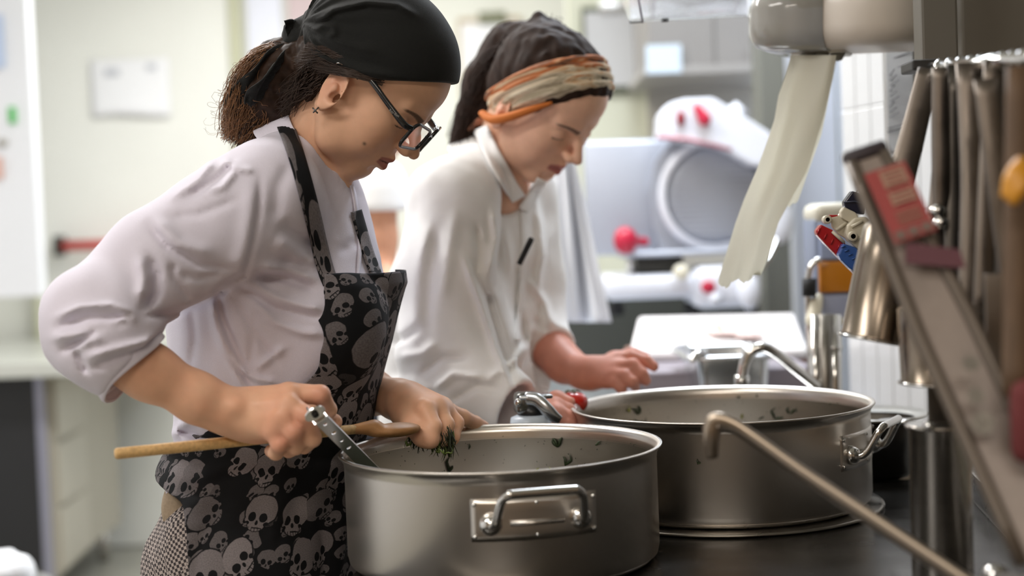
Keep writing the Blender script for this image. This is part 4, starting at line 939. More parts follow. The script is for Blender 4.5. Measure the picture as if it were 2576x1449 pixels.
ring = [t0+.0115*(math.cos(2*PI*k/24)*side+math.sin(2*PI*k/24)*d) for k in range(24)]
V, Fc = polyplate([(.0125*math.cos(2*PI*k/28), .0125*math.sin(2*PI*k/28)) for k in range(28)], .0016, t0, side, d); hp_ = mesh('hinge_plate', V, Fc, CHROME, TG, smooth=False)
mesh('hinge_pin', *lathem([(0, .004), (.0035, .004), (.004, .002), (.004, -.004)], 16, t0, nn), mat('dark_hole', srgb(20, 18, 18), .5), TG)
mesh('collar', *boxm(t0+d*.0165, (.0022, .017, .006), np.stack([d, side, nn], 1)), CHROME, TG, smooth=False)
# bunch of chopped herbs in the far hand ----------------------------------
rg = np.random.RandomState(4); parts = []; parts2 = []
for k in range(300):
    p = P(rg.uniform(1030, 1140), rg.uniform(1078, 1100), rg.uniform(1.815, 1.872)); L_ = rg.uniform(.012, .040)*(1-.5*abs(p[0]-P(1090, 0, 1.84)[0])/.035 if k % 3 else .6); dr_ = np.array([rg.normal(0, .22), rg.normal(0, .2), -1]); dr_ /= np.linalg.norm(dr_); w_ = rg.normal(0, .0016, 3)
    (parts if k % 5 else parts2).append(tubem([p-dr_*.006, p+dr_*L_*.35+w_, p+dr_*L_*.7-w_, p+dr_*L_], [.0006, .0014, .0013, .0003], 4, flat=.4))
hbo = tag(mesh('herb_bunch', *joinm(parts), mat('chopped_herb', srgb(44, 50, 26), .6, noise=.5, scale=150)), 'bunch of chopped dark green herbs in the left hand over the near pot', 'herbs', kind='stuff')
tag(mesh('pale_stems', *joinm(parts2), mat('fresh_herb', srgb(92, 108, 44), .5), hbo), kind='stuff')
for i, x in enumerate(sorted(rg.uniform(1000, 1125, 7))):
    y = rg.uniform(1085, 1150)
    scrap(P(x, y, 1.83+rg.uniform(-.03, .03)), np.array([0, -1, .1]), rg.uniform(.010, .016), 100+i, mat('fresh_herb', srgb(74, 88, 38), .5), 'green herb leaf falling from the hand into the near pot, '+ORD[i]+' from the left', 'falling herb leaves')
# ------------------------------------------------------------------ second cook with the printed headscarf
COTTON2 = mat('bright_white_cotton', srgb(246, 245, 244), .85, sheen=.1, spec=.2, noise=.02, scale=40)
T2 = Loft([(400, 1200, 1360, .075), (450, 1160, 1375, .115), (510, 1095, 1380, .155), (600, 1020, 1380, .178), (700, 982, 1380, .178), (800, 968, 1378, .175), (900, 960, 1385, .175), (1000, 958, 1385, .18), (1100, 955, 1385, .185), (1250, 955, 1385, .19)], 2.42, math.radians(35))
C2P = thing('person', 'cook in white jacket and orange printed headscarf working behind the pots', 'person', (-.03, 2.42, 0))
HM2 = headrot(40, 47, 4); HO2 = np.array([.050, 2.31, 1.4975]); HS2 = 1.02
f2 = Field(); W2, inv2 = head_field(f2, HM2, HO2, HS2)
f2.rc(W2((-.030, 0, -.005)), P(1245, 470, 2.37), .050, .056, k=.012)
V0, Q0 = surf(f2, HO2-.20, HO2+.20, .0026); BASE2 = srgb(232, 186, 158); c0 = skin_col(inv2(V0), BASE2, brow=(.05, .03, .022), lip=(.40, .10, .10))
g = Field()
g.chain([(P(1370, 860, 2.44), .040), (P(1420, 915, 2.40), .030), (P(1468, 938, 2.36), .024), (P(1490, 940, 2.345), .025)], k=.02)
MG = [(1560, 905, 2.33, .0135), (1556, 925, 2.31, .014), (1545, 945, 2.30, .0135), (1528, 958, 2.30, .012)]
for m_ in MG: g.rc(P(1488, 938+(m_[1]-935)*.3, 2.345), P3(m_), .019, m_[3], k=.014)
finger(g, [MG[0], (1592, 898, 2.32, .011), (1625, 908, 2.31, .010), (1645, 922, 2.305, .0085)])
finger(g, [MG[1], (1592, 918, 2.29, .0112), (1615, 940, 2.28, .010), (1625, 958, 2.28, .0086)])
finger(g, [MG[2], (1575, 945, 2.28, .011), (1590, 960, 2.27, .0098), (1598, 972, 2.28, .0086)])
finger(g, [MG[3], (1550, 962, 2.285, .0098), (1562, 975, 2.28, .0088), (1566, 985, 2.28, .008)])
finger(g, [(1500, 930, 2.37, .016), (1545, 905, 2.38, .0135), (1590, 892, 2.385, .0112), (1622, 898, 2.38, .0092)], k=.01)
g.chain([(P(1180, 1000, 2.15), .038), (P(1300, 1050, 2.10), .028), (P(1350, 1050, 2.07), .026)], k=.02)
MG2 = [(1395, 1020, 2.06, .0135), (1400, 1040, 2.04, .0135), (1396, 1060, 2.03, .0135), (1385, 1078, 2.03, .012)]
for m_ in MG2: g.rc(P(1345, 1050, 2.07), P3(m_), .020, m_[3], k=.014)
for m_ in MG2: finger(g, [m_, (m_[0]+34, m_[1]+12, m_[2], .0108), (m_[0]+50, m_[1]+40, m_[2]+.01, .0095), (m_[0]+40, m_[1]+62, m_[2]+.02, .0085)])
finger(g, [(1360, 1035, 2.09, .016), (1400, 1005, 2.10, .0125), (1432, 1012, 2.09, .0095)], k=.01)
V1, Q1 = surf(g, (.0, 2.0, .9), (.30, 2.52, 1.25), .0034)
tb = Field(); tb.add('u', T2.fn(-.032, top=P(0, 440, 2.42)[2], bot=.93), (0, 0, 0), 60, .01); tb.rc(P(1245, 460, 2.38), P(1205, 570, 2.42), .045, .08, k=.04)
F2, L2 = T2.F, T2.L
for sgn in (-1, 1):
    hip = np.array([-.10, 2.56, .95])+L2*.08*sgn; kn = hip+np.array([.0, 0, -.43]); an = hip+np.array([-.02, 0, -.84])
    tb.rc(hip, kn, .082, .052, k=.03); tb.rc(kn, an, .052, .035, k=.02)
V2, Q2 = surf(tb, (-.5, 2.05, .0), (.35, 2.85, 1.45), .011)
BV, BQ = merge((relax(V0, Q0, 1), Q0), (relax(V1, Q1, 1), Q1), (V2, Q2))
mesh('body', BV, BQ, SKIN, C2P, col=np.concatenate([c0, arm_col(V1, srgb(214, 150, 130)), np.tile(BASE2, (len(V2), 1))]))
j = Field(); j.add('u', T2.fn(0, bot=.925), (0, 0, 0), 60, .01)
j.rc(P(1240, 430, 2.37), P(1205, 550, 2.42), .050, .115, k=.05)
j.rc(P(1216, 395, 2.35), P(1140, 510, 2.26), .030, .068, k=.045); j.rc(P(1262, 420, 2.42), P(1300, 500, 2.50), .032, .058, k=.05)
j.chain([(P(1140, 512, 2.26), .068), (P(1122, 680, 2.22), .071), (P(1120, 880, 2.19), .066)], k=.04)
j.chain([(P(1118, 900, 2.19), .064), (P(1190, 985, 2.15), .058), (P(1285, 1030, 2.11), .052)], k=.05)
j.chain([(P(1305, 510, 2.48), .056), (P(1332, 700, 2.50), .056), (P(1332, 830, 2.49), .054), (P(1385, 880, 2.43), .046)], k=.04)
for x_, y_ in ((1212, 760), (1225, 830), (1250, 890)): j.ell(P(x_, y_, 2.30), (.035, .055, .05), k=.04)
J2 = [([(1195, 560), (1205, 640), (1195, 720)], 10, -.008), ([(1165, 640), (1210, 760), (1250, 880), (1290, 990)], 9, .012), ([(1180, 640), (1230, 760), (1270, 900), (1300, 1000)], 12, -.008), ([(1240, 520), (1250, 600), (1225, 700)], 10, .009), ([(1265, 560), (1290, 680), (1310, 800)], 10, .008), ([(1210, 600), (1200, 720)], 12, -.006),
 ([(1150, 520), (1130, 640), (1110, 760)], 16, .005), ([(1080, 560), (1050, 700), (1040, 860)], 18, .005), ([(1100, 560), (1080, 700), (1075, 840)], 14, -.005), ([(1060, 940), (1110, 900), (1180, 900)], 10, -.007), ([(1090, 980), (1140, 940), (1220, 950)], 10, .007), ([(1130, 1010), (1200, 970), (1260, 980)], 9, -.006),
 ([(1350, 500), (1365, 640), (1350, 760)], 9, .008), ([(1330, 700), (1370, 760), (1400, 850)], 10, .008), ([(1340, 800), (1370, 830), (1400, 840)], 8, -.006), ([(1290, 640), (1300, 760), (1330, 880)], 9, -.008), ([(1220, 960), (1300, 900), (1330, 860)], 10, .007), ([(1000, 900), (1060, 890), (1100, 860)], 12, .006), ([(975, 960), (1040, 960), (1090, 990)], 12, .006), ([(970, 860), (1020, 850), (1060, 820)], 10, -.006)]
j.add('d', fold_disp(J2, 2.50), (0, 0, 0), 60); j.add('d', lambda p: vnoise(p, .06, 15)*.003+vnoise(p, .025, 16)*.0012, (0, 0, 0), 60)
cc2 = P(1300, 1035, 2.105); cn = cc2-P(1190, 985, 2.15); cn /= np.linalg.norm(cn); cc3 = P(1392, 886, 2.425); cn3 = cc3-P(1340, 830, 2.49); cn3 /= np.linalg.norm(cn3)
j.add('i', lambda p: np.where(((p-cc2)**2).sum(1) < .085**2, (p-cc2)@cn, -1.0), (0, 0, 0), 60, .004)
j.add('i', lambda p: np.where(((p-cc3)**2).sum(1) < .070**2, (p-cc3)@cn3, -1.0), (0, 0, 0), 60, .004)
j.rc(cc2-cn*.02, cc2+cn*.05, .040, .046, k=.004, kind='s'); j.rc(cc3-cn3*.02, cc3+cn3*.05, .035, .042, k=.004, kind='s')
j.rc(W2((-.030, 0, -.02)), P(1275, 470, 2.33), .052, .046, k=.008, kind='s'); j.rc(P(1290, 440, 2.31), P(1312, 560, 2.27), .022, .003, k=.01, kind='s')
V, Q = surf(j, (-.42, 1.98, .80), (.34, 2.85, P(0, 360, 2.4)[2]), .0042); JK2 = mesh('jacket', *biggest(relax(V, Q, 1), Q), COTTON2, C2P)
jn = lambda p: np.minimum(j(p), f2(p))
for pts, wd in (([(1208, 322), (1222, 352), (1246, 400), (1276, 452), (1304, 500)], 36), ([(1362, 452), (1350, 476), (1330, 508), (1316, 528)], 24)): strap(pts, wd, jn, .0065, 2.0, COTTON2, JK2, 'collar_edge', th=.004)
def collar2(u, v):
    a = PI*(.12+1.76*u)+PI; c = P(1252, 412, 2.355); h = -.045*(1-v); r_ = 1+.25*(1-v); x1 = P(1205, 330, 2.40)-c; x1 /= np.linalg.norm(x1); n_ = np.cross(x1, (.25, 1, 0)); n_ /= np.linalg.norm(n_); n_ = n_ if n_[2] > 0 else -n_; l_ = np.cross(n_, x1)
    return c+n_*h+.060*r_*math.cos(a)*x1+.060*r_*math.sin(a)*l_
V, Fc = gridm(collar2, 50, 8); o = mesh('collar', V, Fc, COTTON2, JK2); mod(o, 'SOLIDIFY', thickness=.004)
strap([(1312, 500), (1318, 600), (1312, 720), (1300, 860)], 12, j, .002, 2.0, COTTON2, JK2, 'placket', th=.003)
mesh('trousers', *(lambda V, Q: (relax(V, Q, 1), Q))(*surf((lambda q: [q.rc(np.array([-.10, 2.56, .94])+L2*.08*s, np.array([-.12, 2.56, .07])+L2*.09*s, .10, .072, k=.03) for s in (-1, 1)] and q)(Field()), (-.4, 2.1, .0), (.25, 2.8, 1.0), .012)), mat('dark_trousers', srgb(60, 60, 66), .9), C2P)
for s in (-1, 1): mesh('shoe', *tubem([np.array([-.12, 2.56, .045])+L2*.1*s-F2*.03, np.array([-.12, 2.56, .042])+L2*.1*s+F2*.08, np.array([-.12, 2.56, .035])+L2*.1*s+F2*.17], [.045, .046, .03], 12, smooth=3, flat=.9), MATS['black_clog'], C2P)
# pen in the pocket
pa, pb = P(1338, 598, 2.23), P(1306, 664, 2.235); PE = tag(mesh('pen', *tubem([pa, pa*.9+pb*.1, pb], [.004, .0048, .0045], 10), mat('black_plastic', srgb(22, 24, 26), .35)), 'black pen clipped in the breast of the white jacket', 'pen')
# hair, scarf
HAIR2 = mat('chestnut_hair', srgb(46, 32, 25), .7, noise=.3, scale=60, spec=.15)
h2 = Field(); Hq = Field(); Hq.ell((-.014, 0, .056), (.093, .078, .080), k=.02); Hq.ell((.022, 0, .068), (.077, .068, .066), k=.03); Hq.ell((-.045, 0, .010), (.052, .060, .055), k=.03)
def h2f(p):
    q = inv2(p); a = q.copy(); a[:, 1] = np.abs(q[:, 1]); d = Hq(a, .05)
    d = np.maximum(d, q[:, 0]*.86-q[:, 2]*.51-.018); return d*HS2+.0008*np.sin(q[:, 1]*400+q[:, 2]*300)
h2.add('u', h2f, HO2, .3, .01)
h2.ell(P(1366, 95, 2.33), (.035, .032, .030), k=.03); h2.rc(P(1372, 80, 2.33), P(1352, 42, 2.32), .016, .008, k=.015); h2.rc(P(1380, 85, 2.33), P(1408, 66, 2.33), .012, .003, k=.01)
h2.chain([(P(1355, 100, 2.36), .030), (P(1285, 125, 2.38), .040), (P(1240, 215, 2.39), .044), (P(1205, 300, 2.385), .036), (P(1165, 365, 2.38), .018), (P(1140, 400, 2.37), .006)], k=.03)
h2.add('d', lambda p: vnoise(p*np.array([1, 1, .35]), .010, 31)*.003, (0, 0, 0), 60)
V, Q = surf(h2, HO2-np.array([.25, .2, .2]), HO2+np.array([.2, .2, .3]), .0034); HR2 = mesh('hair', relax(V, Q, 1), Q, HAIR2, C2P)
strands('hair_strand', lambda rg: P(rg.uniform(1270, 1370), rg.uniform(85, 130), rg.uniform(2.30, 2.38)), lambda rg, a: P(rg.uniform(1125, 1200), rg.uniform(340, 405), rg.uniform(2.33, 2.40)), HAIR2, HR2, 260, .0011, .003, 12, pts=12, spread=.006, mids=lambda rg, a, b: P(rg.uniform(1170, 1250), rg.uniform(90, 200), rg.uniform(2.32, 2.38)))['kind'] = 'stuff'
strands('loose_tuft', lambda rg: P(1368, 85, 2.33), lambda rg, a: P(rg.uniform(1335, 1420), rg.uniform(35, 75), rg.uniform(2.30, 2.36)), HAIR2, HR2, 40, .0009, .004, 13, pts=8, spread=.008)['kind'] = 'stuff'
m = bpy.data.materials.new('printed_scarf'); m.use_nodes = True; nt = m.node_tree; b = nt.nodes['Principled BSDF']; b.inputs['Roughness'].default_value = .8
at = nt.nodes.new('ShaderNodeUVMap'); at.uv_map = 'UVMap'
mp = nt.nodes.new('ShaderNodeMapping'); mp.inputs['Scale'].default_value = (22, 60, 1); nt.links.new(at.outputs[0], mp.inputs[0])
nz = nt.nodes.new('ShaderNodeTexNoise'); nz.inputs['Scale'].default_value = 1.2; nz.inputs['Distortion'].default_value = 1.5; nt.links.new(mp.outputs[0], nz.inputs[0])
sep = nt.nodes.new('ShaderNodeSeparateXYZ'); nt.links.new(at.outputs[0], sep.inputs[0])
mr = nt.nodes.new('ShaderNodeMapRange'); mr.inputs[1].default_value = -.012; mr.inputs[2].default_value = .03; mr.inputs[3].default_value = .62; mr.inputs[4].default_value = .36; nt.links.new(sep.outputs[1], mr.inputs[0])
ad = nt.nodes.new('ShaderNodeMath'); ad.operation = 'MULTIPLY_ADD'; nt.links.new(nz.outputs[0], ad.inputs[0]); ad.inputs[1].default_value = 1.1; nt.links.new(mr.outputs[0], ad.inputs[2])
sb = nt.nodes.new('ShaderNodeMath'); sb.operation = 'SUBTRACT'; nt.links.new(ad.outputs[0], sb.inputs[0]); sb.inputs[1].default_value = .52
cr = nt.nodes.new('ShaderNodeValToRGB'); e = cr.color_ramp.elements; e[0].position = .0; e[0].color = (*srgb(70, 50, 40), 1); e[1].position = 1; e[1].color = (*srgb(226, 214, 192), 1)
for p_, c_ in ((.33, srgb(120, 84, 62)), (.44, srgb(186, 104, 52)), (.50, srgb(206, 176, 140)), (.62, srgb(222, 208, 184)), (.75, srgb(160, 148, 124))): x = e.new(p_); x.color = (*c_, 1)
nt.links.new(sb.outputs[0], cr.inputs[0]); nt.links.new(cr.outputs[0], b.inputs['Base Color'])
sc_ = Field(); Hs = Field(); Hs.ell((-.012, 0, .056), (.102, .087, .086), k=.02); Hs.ell((.024, 0, .062), (.079, .072, .068), k=.03); Hs.ell((-.045, 0, .010), (.060, .068, .060), k=.03)
SN = np.array([.86, 0, -.51])
def scf(p):
    q = inv2(p); a = q.copy(); a[:, 1] = np.abs(q[:, 1]); s = q@SN; d = Hs(a, .05)-.0022*np.sin(s*420+q[:, 0]*18)-.0012*np.sin(s*900-q[:, 0]*40)
    e_ = np.abs(s+.020)-.029-.004*np.sin(q[:, 0]*30); h = np.maximum(.012-np.abs(d-e_), 0)/.012; return (np.maximum(d, e_)+h*h*.012*.25)*HS2
sc_.add('u', scf, HO2, .3, .004)
V, Q = surf(sc_, HO2-.18, HO2+.2, .0034); V = relax(V, Q, 1); q = inv2(V); SC = mesh('headscarf', V, Q, m, C2P, uv=np.stack([np.arctan2(q[:, 1], q[:, 0]+.3)*.25+q[:, 0]*.3, -(q@SN)-.020], 1))
ORG = mat('orange_scarf', srgb(200, 112, 44), .8)
ro = [W2((x, y, z)) for x, y, z in ((.060, .066, .070), (.046, .080, .045), (.026, .089, .012), (.002, .090, -.016), (-.026, .084, -.028))]
mesh('scarf_fold', *tubem(ro, [.004, .008, .010, .011, .007], 10, smooth=4, flat=.7), ORG, SC)
ribbon([P(1215, 300, 2.34), P(1180, 345, 2.36), P(1150, 375, 2.36), P(1120, 402, 2.35)], .022, 5, [(1, -.3, .6)]*3, mat('peach_scarf', srgb(214, 150, 120), .8), SC, 'scarf_tail', th=.003, wave=.002)
# ------------------------------------------------------------------ third person, mostly hidden
T3 = Loft([(430, 790, 960, .11), (500, 760, 990, .17), (600, 755, 985, .16), (750, 760, 975, .15), (900, 765, 975, .15), (1000, 760, 985, .16)], 3.30, math.radians(10))
C3 = thing('person', 'person in a short sleeved white shirt standing between the two cooks', 'person', (-.38, 3.30, 0))
f3 = Field(); HM3 = headrot(0, 25, 0); HO3 = P(935, 300, 3.34); W3, inv3 = head_field(f3, HM3, HO3, .95); f3.rc(W3((-.03, 0, -.01)), P(890, 440, 3.32), .05, .055, k=.02)
V0, Q0 = surf(f3, HO3-.2, HO3+.2, .005)
t3 = Field(); t3.add('u', T3.fn(-.01, bot=.88), (0, 0, 0), 60, .01); t3.rc(P(890, 440, 3.32), P(880, 520, 3.3), .06, .09, k=.04)
t3.chain([(P(945, 470, 3.14), .050), (P(950, 600, 3.12), .042), (P(955, 690, 3.10), .036), (P(1010, 760, 3.02), .028), (P(1040, 790, 3.00), .024)], k=.02)
MG3 = [(1065, 800, 2.98, .013), (1070, 812, 2.97, .013), (1066, 824, 2.97, .012)]
for m_ in MG3: t3.rc(P(1040, 792, 3.0), P3(m_), .02, m_[3], k=.012); finger(t3, [m_, (m_[0]+20, m_[1]+14, m_[2], .010), (m_[0]+24, m_[1]+32, m_[2], .008)])
finger(t3, [(1045, 790, 2.99, .015), (1070, 782, 2.98, .011), (1088, 790, 2.98, .009)], k=.01)
t3.chain([(P(860, 480, 3.46), .05), (P(860, 620, 3.46), .042), (P(870, 700, 3.44), .036), (P(950, 770, 3.36), .026)], k=.02)
for s in (-1, 1): h_ = np.array([-.38, 3.30, .9])+T3.L*.09*s; t3.rc(h_, h_-np.array([0, 0, .42]), .09, .06, k=.03); t3.rc(h_-np.array([0, 0, .42]), h_-np.array([0, 0, .84]), .06, .045, k=.02); t3.rc(h_-np.array([0, 0, .86]), h_-np.array([-.15, 0, .868]), .032, .026, k=.02)
V1, Q1 = surf(t3, (-.75, 2.85, .0), (.0, 3.65, 1.50), .008)
BV, BQ = merge((V0, Q0), (relax(V1, Q1, 1), Q1)); mesh('body', BV, BQ, SKIN, C3, col=np.concatenate([skin_col(inv3(V0), srgb(205, 150, 120)), np.tile(srgb(205, 150, 120), (len(V1), 1))]))
s3 = Field(); s3.add('u', T3.fn(.004, bot=.92), (0, 0, 0), 60, .01); s3.rc(P(893, 445, 3.32), P(880, 520, 3.3), .066, .10, k=.04)
s3.rc(P(905, 455, 3.25), P(945, 475, 3.14), .06, .066, k=.04); s3.rc(P(945, 470, 3.14), P(948, 522, 3.13), .066, .066, k=.02); s3.rc(P(870, 450, 3.4), P(860, 530, 3.46), .06, .062, k=.03)
cs = P(948, 532, 3.13); s3.add('i', lambda p: np.where((((p-cs)[:, :2])**2).sum(1) < .085**2, cs[2]-p[:, 2]+.3*(p[:, 0]-cs[0])*0, -1.0), (0, 0, 0), 60, .004)
V, Q = surf(s3, (-.75, 2.9, .9), (.0, 3.7, 1.5), .007); mesh('shirt', relax(V, Q, 1), Q, COTTON2, C3)
l3 = Field()
for s in (-1, 1): h_ = np.array([-.38, 3.30, .9])+T3.L*.09*s; l3.rc(h_, h_-np.array([0, 0, .42]), .105, .075, k=.03); l3.rc(h_-np.array([0, 0, .42]), h_-np.array([0, 0, .80]), .075, .062, k=.02)
V, Q = surf(l3, (-.75, 2.9, .02), (.0, 3.7, 1.05), .012); mesh('trousers', V, Q, MATS['dark_trousers'], C3)
h3 = Field(); h3.ell(W3((-.016, 0, .062)), (.10, .084, .092), rot=HM3, k=.01); h3.rc(W3((-.06, 0, .03)), W3((-.09, 0, -.02)), .05, .03, k=.03); h3.add('i', lambda p: (lambda q: q[:, 0]*.7-q[:, 2]*.72+.03)(inv3(p)), (0, 0, 0), 60, .01)
V, Q = surf(h3, HO3-.2, HO3+.2, .007); mesh('hair', V, Q, HAIRD, C3)
# ------------------------------------------------------------------ things along the back of the kitchen
def boxpx(name, x0, y0, x1, y1, d, depth, m, parent=None, bev=.003, off=0.0):
    """upright box whose face spans the picture rectangle at distance d"""
    a, b = P(x0, (y0+y1)/2, d), P(x1, (y0+y1)/2, d); t_, u_ = P((x0+x1)/2, y0, d), P((x0+x1)/2, y1, d)
    return boxm(((a[0]+b[0])/2, d+depth/2+off, (t_[2]+u_[2])/2), (b[0]-a[0], depth, t_[2]-u_[2]), None, bev)
PLW = mat('white_laminate', srgb(226, 230, 240), .35); PAPER = mat('white_paper', srgb(238, 238, 240), .8)
BD_ = 6.20
dr = mesh('door_1', *boxpx('d', 92, -200, 598, 1372, BD_-.05, .05, None, bev=.004), mat('cream_door', srgb(234, 234, 227), .45, noise=.02, scale=3), None, smooth=False); dr['kind'] = 'structure'
fr_ = mesh('trim_1', *boxpx('t', 600, -200, 624, 1372, BD_-.07, .07, None), mat('olive_green_frame', srgb(196, 196, 168), .5), None, smooth=False); fr_['kind'] = 'structure'
fr_ = mesh('trim_2', *boxpx('t', 76, -200, 90, 1372, BD_-.07, .07, None), MATS['olive_green_frame'], None, smooth=False); fr_['kind'] = 'structure'
pb_ = thing('push_bar', 'red horizontal push bar across the cream door', 'door bar', P(350, 620, BD_-.06))
mesh('bar', *tubem([P(160, 618, BD_-.13), P(545, 606, BD_-.13)], .026, 14, flat=.8), mat('red_bar', srgb(206, 44, 36), .4), pb_)
for x, y in ((150, 618), (555, 606)): mesh('end_bracket', *boxm(P(x, y, BD_-.095), (.032, .09, .085), None, .005), mat('dark_bracket', srgb(52, 48, 42), .5), pb_)
def sheet(name, lab, cat_, x0, y0, x1, y1, d, m, curl=.01):
    a, b, c = P(x0, y0, d), P(x1, y0, d), P(x0, y1, d)
    V, Fc = gridm(lambda u, v: np.array([a[0]+(b[0]-a[0])*u, d-.004-curl*math.sin(PI*u)*v-curl*.4*v*v, a[2]+(c[2]-a[2])*v+.008*math.sin(u*5)*v]), 14, 10)
    o = mesh(name, V, Fc, m, loc=(a+b)/2); mod(o, 'SOLIDIFY', thickness=.0006); return tag(o, lab, cat_)
sh = sheet('notice_sheet', 'curled white paper sheet taped on the cream door', 'paper', 226, 152, 424, 296, BD_-.055, PAPER)
GREYI = mat('grey_print', srgb(196, 198, 204), .8)
for (x0, y0, x1, y1) in ((262, 172, 300, 192), (368, 160, 392, 176)): mesh('printed_mark', *boxpx('p', x0, y0, x1, y1, BD_-.0615-.004, .0008, None, bev=0), GREYI, sh, smooth=False)
tag(mesh('wall_panel', *boxpx('p', 628, -120, 716, 560, BD_-.03, .03, None), mat('lavender_panel', srgb(226, 228, 240), .4), smooth=False), 'pale lavender panel on the back wall beside the door frame', 'panel')
tag(mesh('wall_panel', *boxpx('p', 722, -120, 880, 62, BD_-.03, .03, None), mat('dusty_pink_panel', srgb(206, 186, 188), .6), smooth=False), 'dusty pink panel high on the back wall', 'panel')
# clipboards
def clip(lab, x0, y0, x1, y1, d, boardm, paperm, clipm, shadow=0):
    t = thing('clipboard', lab, 'clipboard', P((x0+x1)/2, y1, d)); mesh('board', *boxpx('b', x0, y0, x1, y1+shadow, d-.02, .012, None), boardm, t, smooth=False)
    mesh('paper', *boxpx('b', x0+8, y0+14, x1-8, y1-6, d-.024, .003, None, bev=0), paperm, t, smooth=False)
    xm = (x0+x1)/2; mesh('clip', *boxpx('b', xm-34, y0-14, xm+34, y0+16, d-.04, .018, None, bev=.004), clipm, t)
    for sx in (-22, 22): mesh('clip_rivet', *lathem([(0, .004), (.005, .003), (.006, 0)], 12, P(xm+sx, y0+4, d-.041), (0, -1, 0)), CHROME, t)
clip('tan topped clipboard with white paper on the back wall left of the headscarf', 1158, 42, 1318, 420, BD_-.002, mat('pale_brown_board', srgb(188, 172, 146), .6), PAPER, mat('olive_clip', srgb(120, 122, 96), .5))
clip('grey clipboard hanging on the back wall right of the headscarf', 1466, 14, 1618, 222, 4.9, mat('board_and_shadow_green', srgb(86, 90, 70), .6), mat('grey_paper', srgb(206, 206, 206), .8), mat('steel_clip', (.6, .6, .58), .35, 1), shadow=10)  # dark board runs on below the paper as the clipboard's shadow
tag(mesh('partition', *boxpx('p', 1440, -300, 1640, 1100, 4.92, .06, None), mat('pale_yellow_panel', srgb(222, 222, 200), .5), smooth=False), 'pale yellow partition behind the grey clipboard', 'partition')
# steel cupboard / hood
HD = thing('extractor_cabinet', 'grey steel cabinet hung above the meat slicer', 'cabinet', P(1800, 190, 4.5))
TAUPE = mat('taupe_steel', srgb(150, 146, 142), .5, .3, noise=.05, scale=3)
mesh('body', *boxpx('h', 1622, -420, 1972, 166, 4.40, .5, None, bev=.006), TAUPE, HD, smooth=False)
mesh('bottom_lip', *boxpx('h', 1616, 162, 1978, 184, 4.38, .5, None, bev=.004), mat('light_taupe', srgb(168, 164, 160), .5, .2), HD, smooth=False)
for x in (1790,): mesh('door_seam', *boxpx('h', x-2, -420, x+2, 162, 4.398, .004, None, bev=0), mat('seam_dark', srgb(90, 88, 84), .6), HD, smooth=False)
tag(mesh('sticker', *boxpx('s', 1626, 112, 1714, 184, 4.372, .004, None, bev=.001), mat('bluish_white_card', srgb(214, 228, 240), .6), smooth=False), 'bluish white card stuck on the grey cabinet', 'card')
tag(mesh('pale_card', *boxpx('s', 1888, 112, 1976, 160, 4.385, .004, None, bev=.001), mat('pale_grey_card', srgb(190, 188, 188), .6), smooth=False), 'pale grey card at the right end of the grey cabinet', 'card')
tag(mesh('wall_lining', *boxpx('h', 1640, 182, 1925, 900, 4.86, .05, None), mat('beige_grey_lining', srgb(176, 170, 158), .6), smooth=False), 'beige grey lining panel behind the meat slicer', 'panel')
PT = mat('dark_grey_post', srgb(112, 112, 104), .5)
tag(mesh('steel_post', *boxpx('h', 1925, 60, 1992, 1300, 3.90, .12, None, bev=.006), PT, smooth=False), 'dark grey post right of the meat slicer', 'post')
# white tall unit at right (cool white door)
FRG = thing('tall_white_unit', 'tall glossy white cupboard beside the tiled wall', 'cupboard', P(2065, 900, 4.06)*[1, 1, 0])
mesh('body', *boxpx('f', 1996, -300, 2170, 1400, 4.06, .5, None, bev=.006), mat('cool_white', srgb(222, 228, 242), .3), FRG, smooth=False)
mesh('door_panel', *boxpx('f', 1998, -290, 2112, 1390, 4.038, .02, None, bev=.004), MATS['cool_white'], FRG, smooth=False)
mesh('door_panel', *boxpx('f', 2119, -290, 2170, 1390, 4.038, .02, None, bev=.004), MATS['cool_white'], FRG, smooth=False)
mesh('hinge_strip', *boxpx('f', 2112, -290, 2118, 1390, 4.05, .012, None, bev=0), mat('greenish_grey', srgb(166, 172, 160), .5), FRG, smooth=False)
# work table with slicer
WT = thing('work_table', 'steel work table under the meat slicer', 'table', (.25, 3.42, 0))
TZ = .90
mesh('tabletop', *boxm((.25, 3.42, TZ-.02), (.90, 1.30, .04), None, .006), mat('blue_white_steel', (.70, .74, .80), .3, 1, rvar=.05, scale=5), WT, smooth=False)
mesh('shelf', *boxm((.25, 3.42, .30), (.84, 1.22, .03), None, .004), STEEL, WT, smooth=False)
for x in (-.16, .66):
    for y in (2.82, 4.02): mesh('leg', *boxm((x, y, TZ/2-.02), (.04, .04, TZ-.04), None, .004), STEEL, WT, smooth=False)
mesh('back_panel', *boxm((.25, 4.09, TZ+.10), (.90, .02, .22), None, .003), mat('dark_backsplash', srgb(58, 60, 54), .5), WT, smooth=False)
mesh('drawer', *boxpx('d', 1600, 930, 2050, 1060, 2.765, .5, None, bev=.004), mat('lavender_grey', srgb(150, 142, 150), .4), WT, smooth=False)
